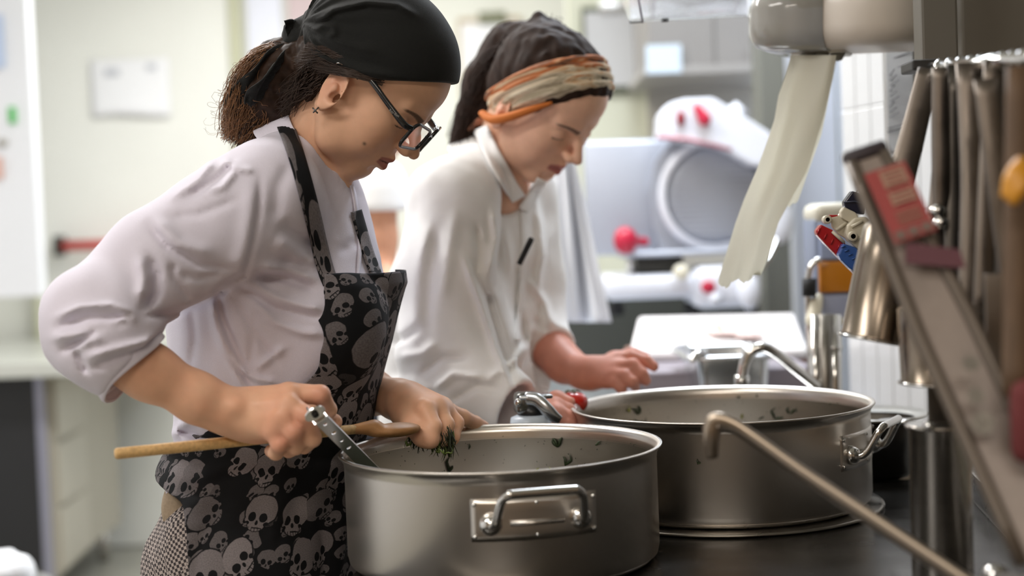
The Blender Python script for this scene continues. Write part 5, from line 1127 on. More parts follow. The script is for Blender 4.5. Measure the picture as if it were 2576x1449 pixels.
# meat slicer
SL = thing('meat_slicer', 'white meat slicer with round blade guard and red knobs', 'slicer', P(1720, 770, 3.72))
SW = mat('slicer_white', srgb(226, 228, 236), .35); SA = mat('slicer_aluminium', srgb(176, 180, 190), .42, .35); RED = mat('crimson_plastic', srgb(188, 32, 62), .35)
sd = 3.70
mesh('base', *boxpx('b', 1520, 690, 1770, 752, sd-.10, .32, None, bev=.02), SW, SL)
for x in (1550, 1740, 1890): mesh('foot', *lathem([(.018, 0), (.022, .02), (.016, .035)], 16, P(x, 782, sd)-np.array([0, 0, .012])), mat('black_rubber', srgb(24, 24, 24), .7), SL)
mesh('motor_housing', *boxpx('b', 1745, 668, 1918, 775, sd-.12, .24, None, bev=.025), SW, SL)
mesh('gauge_plate', *boxpx('b', 1472, 350, 1700, 640, sd+.04, .03, None, bev=.012), SA, SL)
V, Fc = polyplate([((x-1790)*PX(sd), -(y-480)*PX(sd)) for x, y in [(1660, 640), (1640, 560), (1632, 470), (1648, 400), (1690, 350), (1740, 330), (1800, 328), (1870, 345), (1915, 400), (1935, 470), (1930, 560), (1900, 640)]], .05, P(1790, 480, sd+.02), (1, 0, 0), (0, 0, 1)); mesh('blade_guard', V, Fc, SA, SL, smooth=False)
bc = P(1795, 490, sd-.012)
mesh('guard_ring', *lathem([(.125, .0), (.137, .004), (.146, .016), (.140, .026), (.128, .026)], 64, bc, (0, -1, 0), cap=False), SW, SL)
mesh('blade_cover', *lathem([(.128, 0), (.126, .012), (.112, .020), (.0, .022)], 64, bc, (0, -1, 0), cap=False), SA, SL)
for k in range(15):
    z = -.098+.014*k; w_ = math.sqrt(max(.112**2-z*z, .0004)); mesh('ridge', *boxm(bc+np.array([0, -.0225, z]), (2*w_, .003, .0045)), SA, SL, smooth=False)
V, Fc = polyplate([((x-1750)*PX(sd), -(y-320)*PX(sd)) for x, y in [(1650, 345), (1655, 290), (1680, 262), (1720, 252), (1790, 252), (1850, 290), (1930, 345), (1945, 430), (1880, 420), (1800, 372), (1740, 362), (1690, 350)]], .09, P(1750, 320, sd-.06), (1, 0, 0), (0, 0, 1)); o = mesh('sharpener_arm', V, Fc, SW, SL, smooth=False); mod(o, 'BEVEL', width=.008, segments=3)
mesh('arm_end', *tubem([P(1835, 268, sd-.02), P(1862, 300, sd-.02)], [.022, .03], 16), SW, SL)
f = Field(); f.rc(P(1752, 268, sd-.115), P(1772, 300, sd-.115), .008, .017, k=.01); V, Q = surf(f, P(1765, 290, sd-.115)-.05, P(1765, 290, sd-.115)+.05, .004); mesh('red_lever', V, Q, RED, SL)
f = Field(); f.ell(P(1713, 298, sd-.112), (.011, .012, .020)); V, Q = surf(f, P(1713, 298, sd-.112)-.04, P(1713, 298, sd-.112)+.04, .004); mesh('red_knob', V, Q, mat('dark_crimson', srgb(138, 20, 34), .4), SL)
mesh('red_trim', *tubem([P(1655, 343, sd-.105), P(1730, 350, sd-.11), P(1840, 376, sd-.105)], .0045, 8), mat('dusty_red', srgb(190, 120, 130), .5), SL)
kn = P(1573, 605, sd-.09)
f = Field(); f.ell(kn, (.030, .028, .036), k=.01); f.rc(kn, P(1622, 608, sd-.05), .012, .012, k=.02); V, Q = surf(f, kn-.06, kn+.09, .004); mesh('carriage_knob', V, Q, RED, SL)
mesh('carriage_rod', *tubem([P(1580, 640, sd-.06), P(1590, 690, sd-.04)], .010, 10), CHROME, SL)
mesh('carriage', *boxpx('c', 1600, 640, 1720, 690, sd-.06, .12, None, bev=.01), mat('dark_carriage', srgb(60, 60, 56), .4, .4), SL)
mesh('carriage_plate', *boxpx('c', 1560, 628, 1900, 642, sd-.10, .20, None, bev=.006), SA, SL)
mesh('thumb_wheel', *lathem([(0, .03), (.016, .03), (.020, .024), (.020, 0)], 24, P(1712, 684, sd-.11), (0, -1, 0)), mat('ivory_plastic', srgb(226, 220, 200), .4), SL)
f = Field(); f.ell(P(1782, 722, sd-.135), (.019, .008, .017)); V, Q = surf(f, P(1782, 722, sd-.135)-.03, P(1782, 722, sd-.135)+.03, .003); mesh('power_switch', V, Q, RED, SL)
mesh('switch_cap', *lathem([(0, .016), (.016, .014), (.018, 0)], 24, P(1798, 752, sd-.125), (0, -1, 0)), SW, SL)
for nm_, c_, r_ in (('round_handle', P(1885, 735, sd-.13), (.028, .02, .045)), ('product_pusher', P(1960, 560, sd-.05), (.035, .02, .055))):
    f = Field(); f.ell(c_, r_); V, Q = surf(f, c_-.07, c_+.07, .005); mesh(nm_, V, Q, SW, SL)
mesh('pusher_arm', *tubem([P(1885, 700, sd-.12), P(1930, 650, sd-.08), P(1958, 590, sd-.05)], .008, 8, smooth=3), CHROME, SL)
# white hanging sheet
def drape(u, v):
    xl = 1392+(1380-1392)*v; xr = 1432+(1536-1432)*v**.9; x = xl+(xr-xl)*u; y = 350+460*v; return P(x, y, 3.0+.022*math.sin(u*11+v*1.5)*(.3+v)+.012*math.sin(u*23))
V, Fc = gridm(drape, 40, 30); o = mesh('hanging_cloth', V, Fc, mat('white_sheet', srgb(236, 238, 244), .7), loc=P(1450, 350, 3.0)); mod(o, 'SOLIDIFY', thickness=.003); tag(o, 'white cloth hanging in front of the slicer beside the scarfed cook', 'cloth')
mesh('hanging_rod', *tubem([P(1380, 350, 3.01), P(1440, 350, 3.01)], .006, 8), CHROME, o)
# chopping board on its block
BK = P(1805, 925, 3.0)
bl = tag(mesh('wooden_block', *boxpx('w', 1606, 897, 2034, 975, 3.02, .36, None, bev=.006), mat('reddish_wood', srgb(150, 112, 98), .6, noise=.2, scale=14, stretch=(1, 6, 6)), smooth=False), 'reddish brown wooden block under the white chopping board', 'block')
A, B_, C_, D_ = P(1582, 886, 2.98), P(2032, 876, 2.98), P(1998, 786, 3.40), P(1606, 795, 3.40)
n_ = np.cross(B_-A, D_-A); n_ /= np.linalg.norm(n_)
V = [A, B_, C_, D_]; V = np.array(V+[q-n_*.022 for q in V]); Fc = [(0, 1, 2, 3), (7, 6, 5, 4), (0, 4, 5, 1), (1, 5, 6, 2), (2, 6, 7, 3), (3, 7, 4, 0)]
o = mesh('chopping_board', V, Fc, mat('stained_white_plastic', srgb(244, 238, 236), .5, noise=.04, scale=9), smooth=False, loc=A); mod(o, 'BEVEL', width=.010, segments=3); tag(o, 'large white plastic chopping board with pinkish stains', 'chopping board')
f = Field(); q0 = (A+B_)*.35+(C_+D_)*.15+n_*.008; q0 = A*.28+B_*.32+C_*.22+D_*.18+n_*.006; f.ell(q0, (.045, .06, .008)); f.ell(q0+np.array([.05, -.07, -.004]), (.03, .03, .006), k=.02); V, Q = surf(f, q0-.12, q0+.12, .006); tag(mesh('food_scraps', V, Q, mat('pale_pink_scraps', srgb(214, 190, 184), .6, noise=.2, scale=90)), 'pale scraps left on the white chopping board', 'food', kind='stuff')
tag(mesh('garlic_clove', *tubem([P(1800, 812, 3.17), P(1812, 830, 3.14), P(1800, 842, 3.12)], [.002, .009, .004], 10, smooth=4), mat('olive_grey', srgb(150, 150, 130), .6)), 'small olive grey scrap standing on the chopping board', 'food')
# steel container and tap behind the second pot
GN = thing('steel_container', 'rectangular steel food container behind the second pot', 'container', P(1848, 960, 2.62))
gx0, gx1 = P(1745, 900, 2.60)[0], P(1952, 900, 2.60)[0]; gz = P(1848, 892, 2.60)[2]
def gn(u, v, z, gr=0): w_, h_ = (gx1-gx0)/2+gr, .13+gr; a = rrect(2*w_, 2*h_, .03+gr, 6); return [np.array([(gx0+gx1)/2+x, 2.73+y, z]) for x, y in a]
rings = [gn(0, 0, .903, -.022), gn(0, 0, gz-.012, -.008), gn(0, 0, gz-.002, -.004), gn(0, 0, gz, .004), gn(0, 0, gz-.003, .012), gn(0, 0, gz-.010, .014)]
k = len(rings[0]); V = np.array(sum(rings, [])); Fc = [(i*k+j, i*k+(j+1) % k, (i+1)*k+(j+1) % k, (i+1)*k+j) for i in range(5) for j in range(k)]+[tuple(range(k))]
o = mesh('tray', V, Fc, mat('light_steel', (.66, .68, .70), .25, 1), GN); mod(o, 'SOLIDIFY', thickness=.0015)
mesh('corner_lip', *tubem([P(1738, 912, 2.58), P(1752, 892, 2.59), P(1775, 884, 2.60)], [.003, .008, .006], 8, smooth=3), CHROME, GN)
SK = thing('sink_counter', 'steel sink counter between stove and work table', 'counter', (.42, 2.58, 0))
mesh('top', *boxm((.42, 2.56, .875), (.54, .40, .03), None, .004), STEEL, SK, smooth=False); mesh('cabinet', *boxm((.42, 2.57, .43), (.50, .36, .84), None, .004), STEEL, SK, smooth=False)
TP_ = thing('tap', 'curved chrome swan neck tap behind the second pot', 'tap', P(2075, 960, 2.40))
sp = [P(1866, 968, 2.36), P(1868, 945, 2.36), P(1876, 905, 2.36), P(1896, 880, 2.36), P(1925, 874, 2.36), P(1962, 896, 2.37), P(2000, 928, 2.385), P(2060, 975, 2.41)]
mesh('spout', *tubem(sp, .0092, 16, smooth=5), CHROME, TP_); mesh('nozzle', *tubem([P(1865, 972, 2.36), P(1867, 944, 2.36)], .0125, 16), CHROME, TP_)
for x, r_, m_ in ((2052, .0085, CHROME), (2076, .015, DSTEEL), (2100, .0115, CHROME)):
    mesh('riser_pipe', *tubem([P(x, 1010, 2.42)*[1, 1, 0]+[0, 0, .891], P(x, 1010, 2.42), P(x, 790, 2.42)], r_, 16), m_, TP_)
mesh('collar', *tubem([P(2098, 880, 2.42), P(2098, 868, 2.42)], .014, 16), CHROME, TP_)
mesh('hose', *tubem([P(2040, 1000, 2.45), P(2036, 850, 2.45), P(2032, 760, 2.45), P(2034, 690, 2.45), P(2046, 662, 2.45), P(2064, 652, 2.45)], .0055, 10, smooth=4), CHROME, TP_)
mesh('hose_grip', *tubem([P(2036, 745, 2.445), P(2036, 700, 2.445)], .012, 14), mat('black_rubber', srgb(24, 24, 24), .7), TP_)
# soap dispenser
SD = thing('soap_dispenser', 'wall soap dispenser with cream top and amber liquid window', 'dispenser', P(2105, 800, 2.50))
IV = mat('ivory_plastic', srgb(226, 220, 200), .4)
mesh('lid', *boxpx('s', 2050, 508, 2170, 560, 2.46, .11, None, bev=.014), mat('cream_lid', srgb(214, 210, 194), .4), SD)
mesh('frame', *boxpx('s', 2052, 545, 2168, 800, 2.47, .10, None, bev=.008), mat('blue_grey_plastic', srgb(120, 130, 152), .4), SD)
mesh('upper_panel', *boxpx('s', 2062, 556, 2160, 652, 2.463, .02, None, bev=.004), mat('pale_blue_plastic', srgb(160, 174, 206), .35), SD)
mesh('liquid_window', *boxpx('s', 2062, 656, 2160, 735, 2.461, .02, None, bev=.003), mat('amber_soap', srgb(196, 124, 34), .15, coat=.3), SD)
mesh('lower_panel', *boxpx('s', 2066, 740, 2156, 800, 2.463, .02, None, bev=.004), mat('lilac_grey', srgb(160, 166, 190), .4), SD)
f = Field(); f.rc(P(2052, 765, 2.45), P(2046, 805, 2.44), .010, .014, k=.01); f.rc(P(2060, 748, 2.46), P(2052, 765, 2.45), .008, .010, k=.01); V, Q = surf(f, P(2050, 780, 2.45)-.05, P(2050, 780, 2.45)+.05, .003); mesh('spout', V, Q, IV, SD)
mesh('drip_tray', *boxpx('s', 2072, 800, 2128, 818, 2.45, .08, None, bev=.004), IV, SD)
# tiled return wall at the right
A0 = P(2130, 500, 2.90); A0[2] = 0; dv = np.array([.28, -1.0, 0])/math.hypot(.28, 1)
A1 = A0+dv*.75
TW = mesh('wall_tiled', [A0, A1, A1+[.12, .03, 0], A0+[.12, .03, 0]]+[q+np.array([0, 0, ZC]) for q in (A0, A1, A1+[.12, .03, 0], A0+[.12, .03, 0])], [(0, 1, 5, 4), (1, 2, 6, 5), (2, 3, 7, 6), (3, 0, 4, 7), (4, 5, 6, 7), (3, 2, 1, 0)], mat('grout', srgb(196, 196, 192), .8), smooth=False); TW['kind'] = 'structure'
TILE = mat('white_glazed_tile', srgb(218, 218, 218), .12, coat=.3)
nt_ = np.array([-1.0, -.28, 0])/math.hypot(1, .28); Rt = np.stack([dv, nt_, [0, 0, 1]], 1); tw, thh = .0545, .205
tmesh = None; row = 0; z = .90
while z < 2.0:
    for i in range(13):
        c = A0+dv*(.03+i*(tw+.0022))+nt_*.003+np.array([0, 0, z+thh/2])
        if tmesh is None:
            V, Fc = boxm((0, 0, 0), (tw, .008, thh), Rt, .0015); t_ = mesh('tile', V+c, Fc, TILE, TW, smooth=False, loc=c); tmesh = t_.data
        else:
            t_ = bpy.data.objects.new('tile', tmesh); COL.objects.link(t_); t_.parent = TW; t_.location = c
    z += thh+.0025
# left side of the room: cupboards and worktop
LC = thing('steel_counter', 'low steel counter with drawers at the left edge', 'counter', (P(120, 1200, 5.1)[0]-.2, 5.4, 0))
xc = P(112, 1100, 5.0)[0]
GB_ = mat('greige_steel', srgb(176, 170, 156), .4, .2); BLKP = mat('black_panel', srgb(34, 34, 36), .4)
mesh('worktop', *boxm((xc-.42+.16, 5.45, .90), (1.10, 1.30, .05), None, .004), mat('pale_steel_top', srgb(205, 206, 198), .3, .2), LC, smooth=False)
mesh('side_panel', *boxm((xc-.40, 5.0, .52), (.76, .02, .70), None, .002), BLKP, LC, smooth=False)
mesh('corner_post', *boxm((xc-.005, 5.0, .50), (.03, .04, .76), None, .002), mat('lavender_steel', srgb(160, 160, 176), .3, .5), LC, smooth=False)
mesh('carcass', *boxm((xc-.26, 5.45, .52), (.54, .86, .72), rotz(0), .003), GB_, LC, smooth=False)
e0, e1 = np.array([xc+.015, 5.0, 0]), np.array([P(272, 1100, 5.95)[0], 5.95, 0]); ed = (e1-e0)/np.linalg.norm(e1-e0); en = np.array([ed[1], -ed[0], 0])
Rr = np.stack([ed, en, [0, 0, 1]], 1); LL = np.linalg.norm(e1-e0)
mesh('front_panel', *boxm((e0+e1)/2+np.array([0, 0, .51]), (LL, .02, .74), Rr, .003), GB_, LC, smooth=False)
for iz in range(3):
    for iy, ll in ((.25, .44), (.76, .40)):
        c = e0+ed*LL*iy+en*.018+np.array([0, 0, .27+.235*iz]); d_ = mesh('drawer', *boxm(c, (LL*ll, .018, .215), Rr, .004), mat('greige_drawer', srgb(184, 178, 164), .4, .15), LC, smooth=False)
        if iy > .5: mesh('round_lock', *lathem([(0, .004), (.034, .006), (.040, 0)], 24, c+en*.010, en), mat('grey_green_lock', srgb(128, 132, 118), .5), d_)
for y in (0, 1): mesh('foot', *lathem([(.022, 0), (.022, .14)], 14, e0+ed*(.03+y*(LL-.08))-en*.03), STEEL, LC)
for x in (xc-.75,): mesh('foot', *lathem([(.022, 0), (.022, .16)], 14, (x, 5.05, 0)), STEEL, LC)
WC = thing('white_cupboard', 'white wall unit at the far left edge above the counter', 'cupboard', P(20, 700, 4.9))
mesh('body', *boxpx('w', -220, -260, 80, 752, 4.90, .06, None, bev=.006), mat('soft_white', srgb(234, 235, 238), .45), WC, smooth=False)
tag(mesh('blue_notice', *boxpx('w', -60, 36, 8, 170, 4.885, .004, None, bev=0), mat('pale_blue_card', srgb(190, 206, 232), .6), smooth=False), 'pale blue notice at the far left edge', 'notice')
tag(mesh('green_magnet', *boxpx('w', 20, 268, 38, 310, 4.885, .010, None, bev=.003), mat('leaf_green', srgb(86, 184, 96), .5), smooth=False), 'small green magnet on the white unit', 'magnet')
tag(mesh('red_notice', *boxpx('w', -40, 395, 6, 450, 4.885, .004, None, bev=0), mat('pale_red_card', srgb(222, 178, 164), .6), smooth=False), 'faded red notice at the far left edge', 'notice')
tag(mesh('grey_knob', *lathem([(0, .02), (.014, .018), (.016, 0)], 16, P(8, 358, 4.9), (0, -1, 0)), mat('grey_knob_plastic', srgb(170, 166, 158), .5)), 'small grey knob on the white unit', 'knob')
f = Field(); c = P(-5, 1440, 3.0); f.ell(c, (.075, .06, .05), k=.03); f.rc(c, c+[.05, 0, -.02], .035, .02, k=.03); f.add('d', lambda p: vnoise(p, .02, 41)*.006, (0, 0, 0), 60); V, Q = surf(f, c-.16, c+.16, .006)
BAG = tag(mesh('bin_bag', V, Q, mat('white_plastic_bag', srgb(226, 228, 232), .35)), 'white crumpled bag at the bottom left corner', 'bag')
tag(mesh('rolled_mat', *tubem([P(20, 1449, 3.05), P(60, 1462, 3.05), P(70, 1520, 3.05)], [.02, .035, .03], 12, smooth=3), mat('grey_pattern_cloth', srgb(120, 118, 112), .8, noise=.5, scale=120)), 'grey patterned cloth at the bottom left corner', 'cloth')
bn = thing('waste_bin', 'grey bin at the bottom left corner under the bag', 'bin', P(0, 1449, 3.0)*[1, 1, 0]); zb = c[2]-.03
mesh('shell', *lathem([(.13, 0), (.15, zb-.02), (.158, zb-.01), (.15, zb)], 32, (c[0]-.04, c[1], 0)), mat('grey_plastic', srgb(120, 120, 120), .5), bn)
# things between the pots
TM = mat('tomato_skin', srgb(196, 38, 24), .18, coat=.5, sss=.1)
def tomato(c, r_, lab):
    t = thing('tomato', lab, 'tomato', c-np.array([0, 0, r_]), 'tomatoes by the second pot'); f = Field(); f.ell(c, (r_*1.12, r_*1.05, r_*.86)); f.ell(c+np.array([0, 0, r_*.95]), (r_*.3, r_*.3, r_*.2), k=r_*.5, kind='s'); V, Q = surf(f, c-r_*1.4, c+r_*1.4, r_/9); mesh('flesh', relax(V, Q, 1), Q, TM, t)
    for k in range(5): a = k*1.256; mesh('sepal', *tubem([c+[0, 0, r_*.80], c+np.array([math.cos(a)*r_*.35, math.sin(a)*r_*.35, r_*.86]), c+np.array([math.cos(a)*r_*.7, math.sin(a)*r_*.7, r_*.74])], [.0015, .003, .0005], 6, flat=.4), mat('stem_green', srgb(60, 70, 34), .6), t)
tomato(P(1440, 1012, 2.12), .021, 'upper red tomato left of the second pot rim'); tomato(P(1446, 1062, 2.115), .019, 'lower red tomato half hidden behind the near pot')
OJ = thing('oil_bottle', 'pale blue bottle with a black and steel lever cap', 'bottle', P(1338, 1110, 2.00))
bz = P(1335, 1052, 2.00); mesh('glass', *lathem([(.0, -.13), (.028, -.13), (.030, -.12), (.030, -.01), (.028, .002), (.018, .006), (0, .006)], 28, bz), mat('pale_blue_plastic2', srgb(196, 208, 220), .3), OJ)
mesh('neck', *tubem([P(1336, 1050, 2.0), P(1338, 1018, 2.0)], [.020, .016], 20), mat('black_plastic', srgb(22, 24, 26), .35), OJ)
hd = mesh('cap_head', *boxm(P(1325, 1012, 2.0), (.034, .03, .030), rotz(.2), .006), mat('dark_steel', (.22, .22, .21), .25, 1), OJ)
mesh('cap_top', *boxm(P(1345, 996, 2.0), (.048, .034, .006), rotz(.1), .0028), mat('grey_steel_cap', (.52, .54, .56), .25, 1), OJ)
mesh('lever', *tubem([P(1322, 1002, 1.99), P(1350, 1006, 1.985), P(1372, 1026, 1.98), P(1392, 1046, 1.98), P(1410, 1056, 1.98)], [.010, .0105, .010, .009, .006], 12, smooth=4, flat=.7, up=(0, -1, 0)), mat('grey_steel_cap', (.52, .54, .56), .25, 1), OJ)
mesh('rivet', *lathem([(0, .004), (.005, .003), (.006, 0)], 14, P(1304, 1012, 1.978), (-.3, -1, 0)), CHROME, OJ)
tag(mesh('wooden_board', *boxm(P(1385, 1068, 2.30), (.10, .16, .02), rotz(.3), .003), mat('orange_wood', srgb(196, 140, 90), .6, noise=.15, scale=30), smooth=False), 'small orange brown board between the pots', 'board')
# ------------------------------------------------------------------ right side: towel dispenser, document holder, hanging tools
CREAM = mat('cream_casing', srgb(214, 204, 192), .4); TRG = mat('smoked_window', srgb(178, 176, 170), .12, coat=.5, alpha=.85)
TD = thing('towel_dispenser', 'paper towel dispenser with grey rounded window above the stove', 'dispenser', P(2060, 60, 2.14))
dX = P(1875, 70, 2.12); 
def disp_ring(x, w0, w1): pass
hh = (P(0, -30, 2.12)-P(0, 126, 2.12))[2]; cx0 = P(1870, 48, 2.12); cx1 = P(2300, 24, 2.02); ax = cx1-cx0; Ld = np.linalg.norm(ax); ax /= Ld; upd = np.array([0, 0, 1.])-ax*ax[2]; upd /= np.linalg.norm(upd); bk = np.cross(upd, ax); bk = bk if bk[1] > 0 else -bk
def prism(t0, t1, grow, m, name, par, rnd=True):
    out = rrect(.16+grow, hh+grow, .030, 6); V = []; ts = [t0, t0+.010, t0+.022, t0+.04, t1] if rnd else [t0, t1]; sc_s = [.62, .84, .94, 1, 1] if rnd else [1, 1]
    for t_, q in zip(ts, sc_s): V += [cx0+ax*t_+bk*(.08+x*q)+upd*(y*q) for x, y in out]
    k = len(out); Fc = [(i*k+j, i*k+(j+1) % k, (i+1)*k+(j+1) % k, (i+1)*k+j) for i in range(len(ts)-1) for j in range(k)]+[tuple(range(k))[::-1], tuple((len(ts)-1)*k+j for j in range(k))]
    return mesh(name, V, Fc, m, par)
prism(0, (P(2080, 60, 2.1)-cx0)@ax, 0, TRG, 'rounded_window', TD)
prism((P(2080, 60, 2.1)-cx0)@ax, Ld, -.002, CREAM, 'casing', TD, False)
mesh('shaded_top_band', *boxm(cx0+ax*(Ld*.5+.02)+bk*.08+upd*(hh*.5+.004), (Ld-.06, .15, .035), np.stack([ax, bk, upd], 1), .004), mat('shaded_casing', srgb(150, 146, 136), .45), TD, smooth=False)  # casing top coloured darker for the shade it lies in
mesh('outlet', *boxm(cx0+ax*(P(2062, 60, 2.1)-cx0)@ax*1.0 if False else P(2066, 128, 2.17), (.082, .07, .014), np.stack([ax, bk, upd], 1), .004), mat('outlet_cream', srgb(196, 190, 178), .4), TD)
for i, (x, y) in enumerate(((2030, 136), (2068, 134), (2108, 134))): mesh('serrated_tooth', *lathem([(.0, -.012), (.006, -.010), (.012, 0)], 12, P(x, y, 2.14)), mat('grey_tooth', srgb(130, 128, 120), .4, .3), TD)
PL = [(1990, 2104, 138), (1976, 2094, 190), (1958, 2084, 240), (1948, 2070, 300), (1928, 2052, 360), (1902, 2030, 430), (1872, 1990, 500), (1850, 1958, 560), (1832, 1940, 620), (1818, 1926, 665), (1806, 1908, 705)]
def paper(u, v, right=1.0):
    y = 138+567*v; l = np.interp(y, [p[2] for p in PL], [p[0] for p in PL]); r_ = np.interp(y, [p[2] for p in PL], [p[1] for p in PL]); x = l+(r_-l)*u
    cr = .010*math.sin(u*5+v*2.2)*(1-.3*v)+.0008*math.sin(u*13-v*5)+.002*math.sin(v*9+u*4)+.0045*max(0, math.sin(u*6.5-v*3+1))**2
    tear = (v > .985)*(5*math.sin(u*11+.5)+2.5*math.sin(u*33)+1.2*math.sin(u*71)+16*math.sin(min(u*2.2, 1)*PI)-22*max(u-.75, 0)*4)
    return P(x, y+tear, 2.12+cr-.0015*y/100)
PW = mat('cream_tissue', srgb(240, 238, 226), .85, bump=.2, scale=300)
nt = PW.node_tree; b = nt.nodes['Principled BSDF']; tr_ = nt.nodes.new('ShaderNodeBsdfTranslucent'); tr_.inputs[0].default_value = (*srgb(226, 222, 204), 1); ms = nt.nodes.new('ShaderNodeMixShader'); ms.inputs[0].default_value = .45
nt.links.new(b.outputs[0], ms.inputs[1]); nt.links.new(tr_.outputs[0], ms.inputs[2]); nt.links.new(ms.outputs[0], nt.nodes['Material Output'].inputs[0])
V, Fc = gridm(paper, 60, 90); o = mesh('paper_towel', V, Fc, PW, loc=P(2047, 138, 2.12)); tag(o, 'crumpled cream paper towel strip hanging from the dispenser', 'paper towel')
def paper2(u, v):
    y = 150+365*v; l = np.interp(y, [p[2] for p in PL], [p[0]+40 for p in PL]); r_ = np.interp(y, [150, 230, 340, 430, 505, 520], [2104, 2088, 2066, 2034, 2008, 1992]); x = l+(r_-l)*u
    return P(x, y+(6*math.sin(u*31))*(v > .98), 2.150+.004*math.sin(u*5+v*3)+.001*math.sin(u*13))
V, Fc = gridm(paper2, 40, 50); mesh('back_layer', V, Fc, PW, o)
# clear acrylic tray at the top
AC = mat('clear_acrylic', (.96, .97, 1.0), .03, trans=1.0, ior=1.2, alpha=.45); BLN = mat('black_line', srgb(20, 18, 24), .5)
AT = thing('acrylic_tray', 'clear acrylic shelf tray hanging above the second pot at the top edge', 'tray', P(1730, 40, 2.30))
q = [P(1584, 56, 2.20), P(1880, 42, 2.20), P(1905, -10, 2.55), P(1562, -6, 2.55)]
V = np.array(q+[p+np.array([0, 0, .004]) for p in q]); mesh('bottom_sheet', V, [(3, 2, 1, 0), (4, 5, 6, 7), (0, 1, 5, 4), (1, 2, 6, 5), (2, 3, 7, 6), (3, 0, 4, 7)], AC, AT, smooth=False)
for a, b_ in ((0, 1), (0, 3), (1, 2)):
    V = np.array([q[a], q[b_], q[b_]+[0, 0, .10], q[a]+[0, 0, .10]]); nn_ = np.cross(V[1]-V[0], [0, 0, 1.]); nn_ = nn_/np.linalg.norm(nn_)*.003
    mesh('side_sheet', np.concatenate([V, V+nn_]), [(0, 1, 2, 3), (7, 6, 5, 4), (0, 4, 5, 1), (1, 5, 6, 2), (2, 6, 7, 3), (3, 7, 4, 0)], AC, AT, smooth=False)
mesh('edge_line', *tubem([P(1584, 50, 2.197), P(1585, 57, 2.197), P(1612, 55, 2.197), P(1618, 55, 2.197)], .0012, 6), BLN, AT)
mesh('edge_line', *tubem([P(1617, 57, 2.197), P(1606, -4, 2.197)], .0016, 6), mat('purple_grey_line', srgb(104, 92, 110), .5), AT)
mesh('corner_mark', *joinm([tubem([P(1664, y, 2.196), P(1682, y-1, 2.196)], .0009, 6) for y in (47, 51, 54)]+[tubem([P(1673, 46, 2.196), P(1673, 55, 2.196)], .0014, 6)]), BLN, AT)
for x in (1640, 1860): mesh('hanger', *tubem([P(x, 20, 2.40), P(x, 20, 2.40)+np.array([0, 0, 1.10])], .002, 6), CHROME, AT)
# white document holder on the tiles
DH = thing('document_holder', 'white document holder with grey printed sheets fixed to the tiled wall', 'document holder', P(2270, 390, 2.30))
def dh(x0, y0, x1, y1, off, m, name, th=.003):
    d0, d1 = 2.30, 2.20; a, b_ = P(x0, (y0+y1)/2, d0-off), P(x1, (y0+y1)/2, d1-off); t_, u_ = P(x0, y0, d0-off), P(x0, y1, d0-off); X = b_-a; X[2] = 0; L_ = np.linalg.norm(X); X /= L_; Y = np.cross([0, 0, 1.], X)
    return mesh(name, *boxm((a+b_)/2*[1, 1, 0]+np.array([0, 0, (t_[2]+u_[2])/2]), (L_, th, t_[2]-u_[2]), np.stack([X, Y, [0, 0, 1.]], 1), .001), m, DH, smooth=False)
dh(2228, 36, 2306, 392, 0, mat('holder_white', srgb(198, 198, 196), .3), 'backing', .01)
dh(2232, 118, 2300, 388, .012, mat('grey_sheet', srgb(150, 152, 154), .5), 'sheet', .002)
dh(2226, 62, 2300, 118, .014, mat('clear_cover', srgb(184, 184, 180), .2), 'cover', .004)
for y0, y1, x0, x1 in ((150, 153, 2233, 2290), (176, 178, 2236, 2292), (322, 324, 2233, 2276), (330, 333, 2233, 2276), (384, 387, 2240, 2262)): dh(x0, y0, x1, y1, .0145, mat('dark_print', srgb(58, 60, 64), .6), 'printed_line', .0015)
for k in range(9): dh(2237, 190+k*13, 2250+6*(k % 3), 192+k*13, .0145, mat('faint_print', srgb(110, 112, 116), .6), 'printed_line', .0015)
# top panel and conduit
if 0: mesh_o = mesh('shelf_edge', *boxm(P(2500, -75, 1.60), (.40, .5, .03), rotz(.1), .004), mat('shaded_casing', srgb(150, 146, 136), .45), smooth=False)
tag(mesh('conduit', *tubem([P(2262, 45, 2.05), P(2262, -120, 2.05)], .010, 12), mat('white_pipe', srgb(196, 196, 190), .4)), 'short white pipe rising above the document holder', 'pipe')
tag(mesh('side_panel', *boxpx('p', 2306, -900, 2400, 172, 1.90, .04, None, bev=.004), mat('grey_brown_panel', srgb(112, 108, 100), .5), smooth=False), 'grey brown panel left of the tool rail', 'panel')
tag(mesh('side_panel', *boxpx('p', 2408, -900, 2760, 200, 2.00, .04, None, bev=.004), mat('grey_taupe_panel', srgb(124, 118, 108), .5), smooth=False), 'taupe panel behind the tool rail', 'panel')
tag(mesh('back_panel', *boxm(np.array([.87, 1.55, 1.36]), (.02, 1.0, .94), rotz(-.12), .002), mat('dark_backdrop', srgb(66, 62, 54), .5, .3), smooth=False), 'dark splashback panel added as shade behind the hanging tools', 'backdrop')  # added dark sheet standing for the shade between the tools
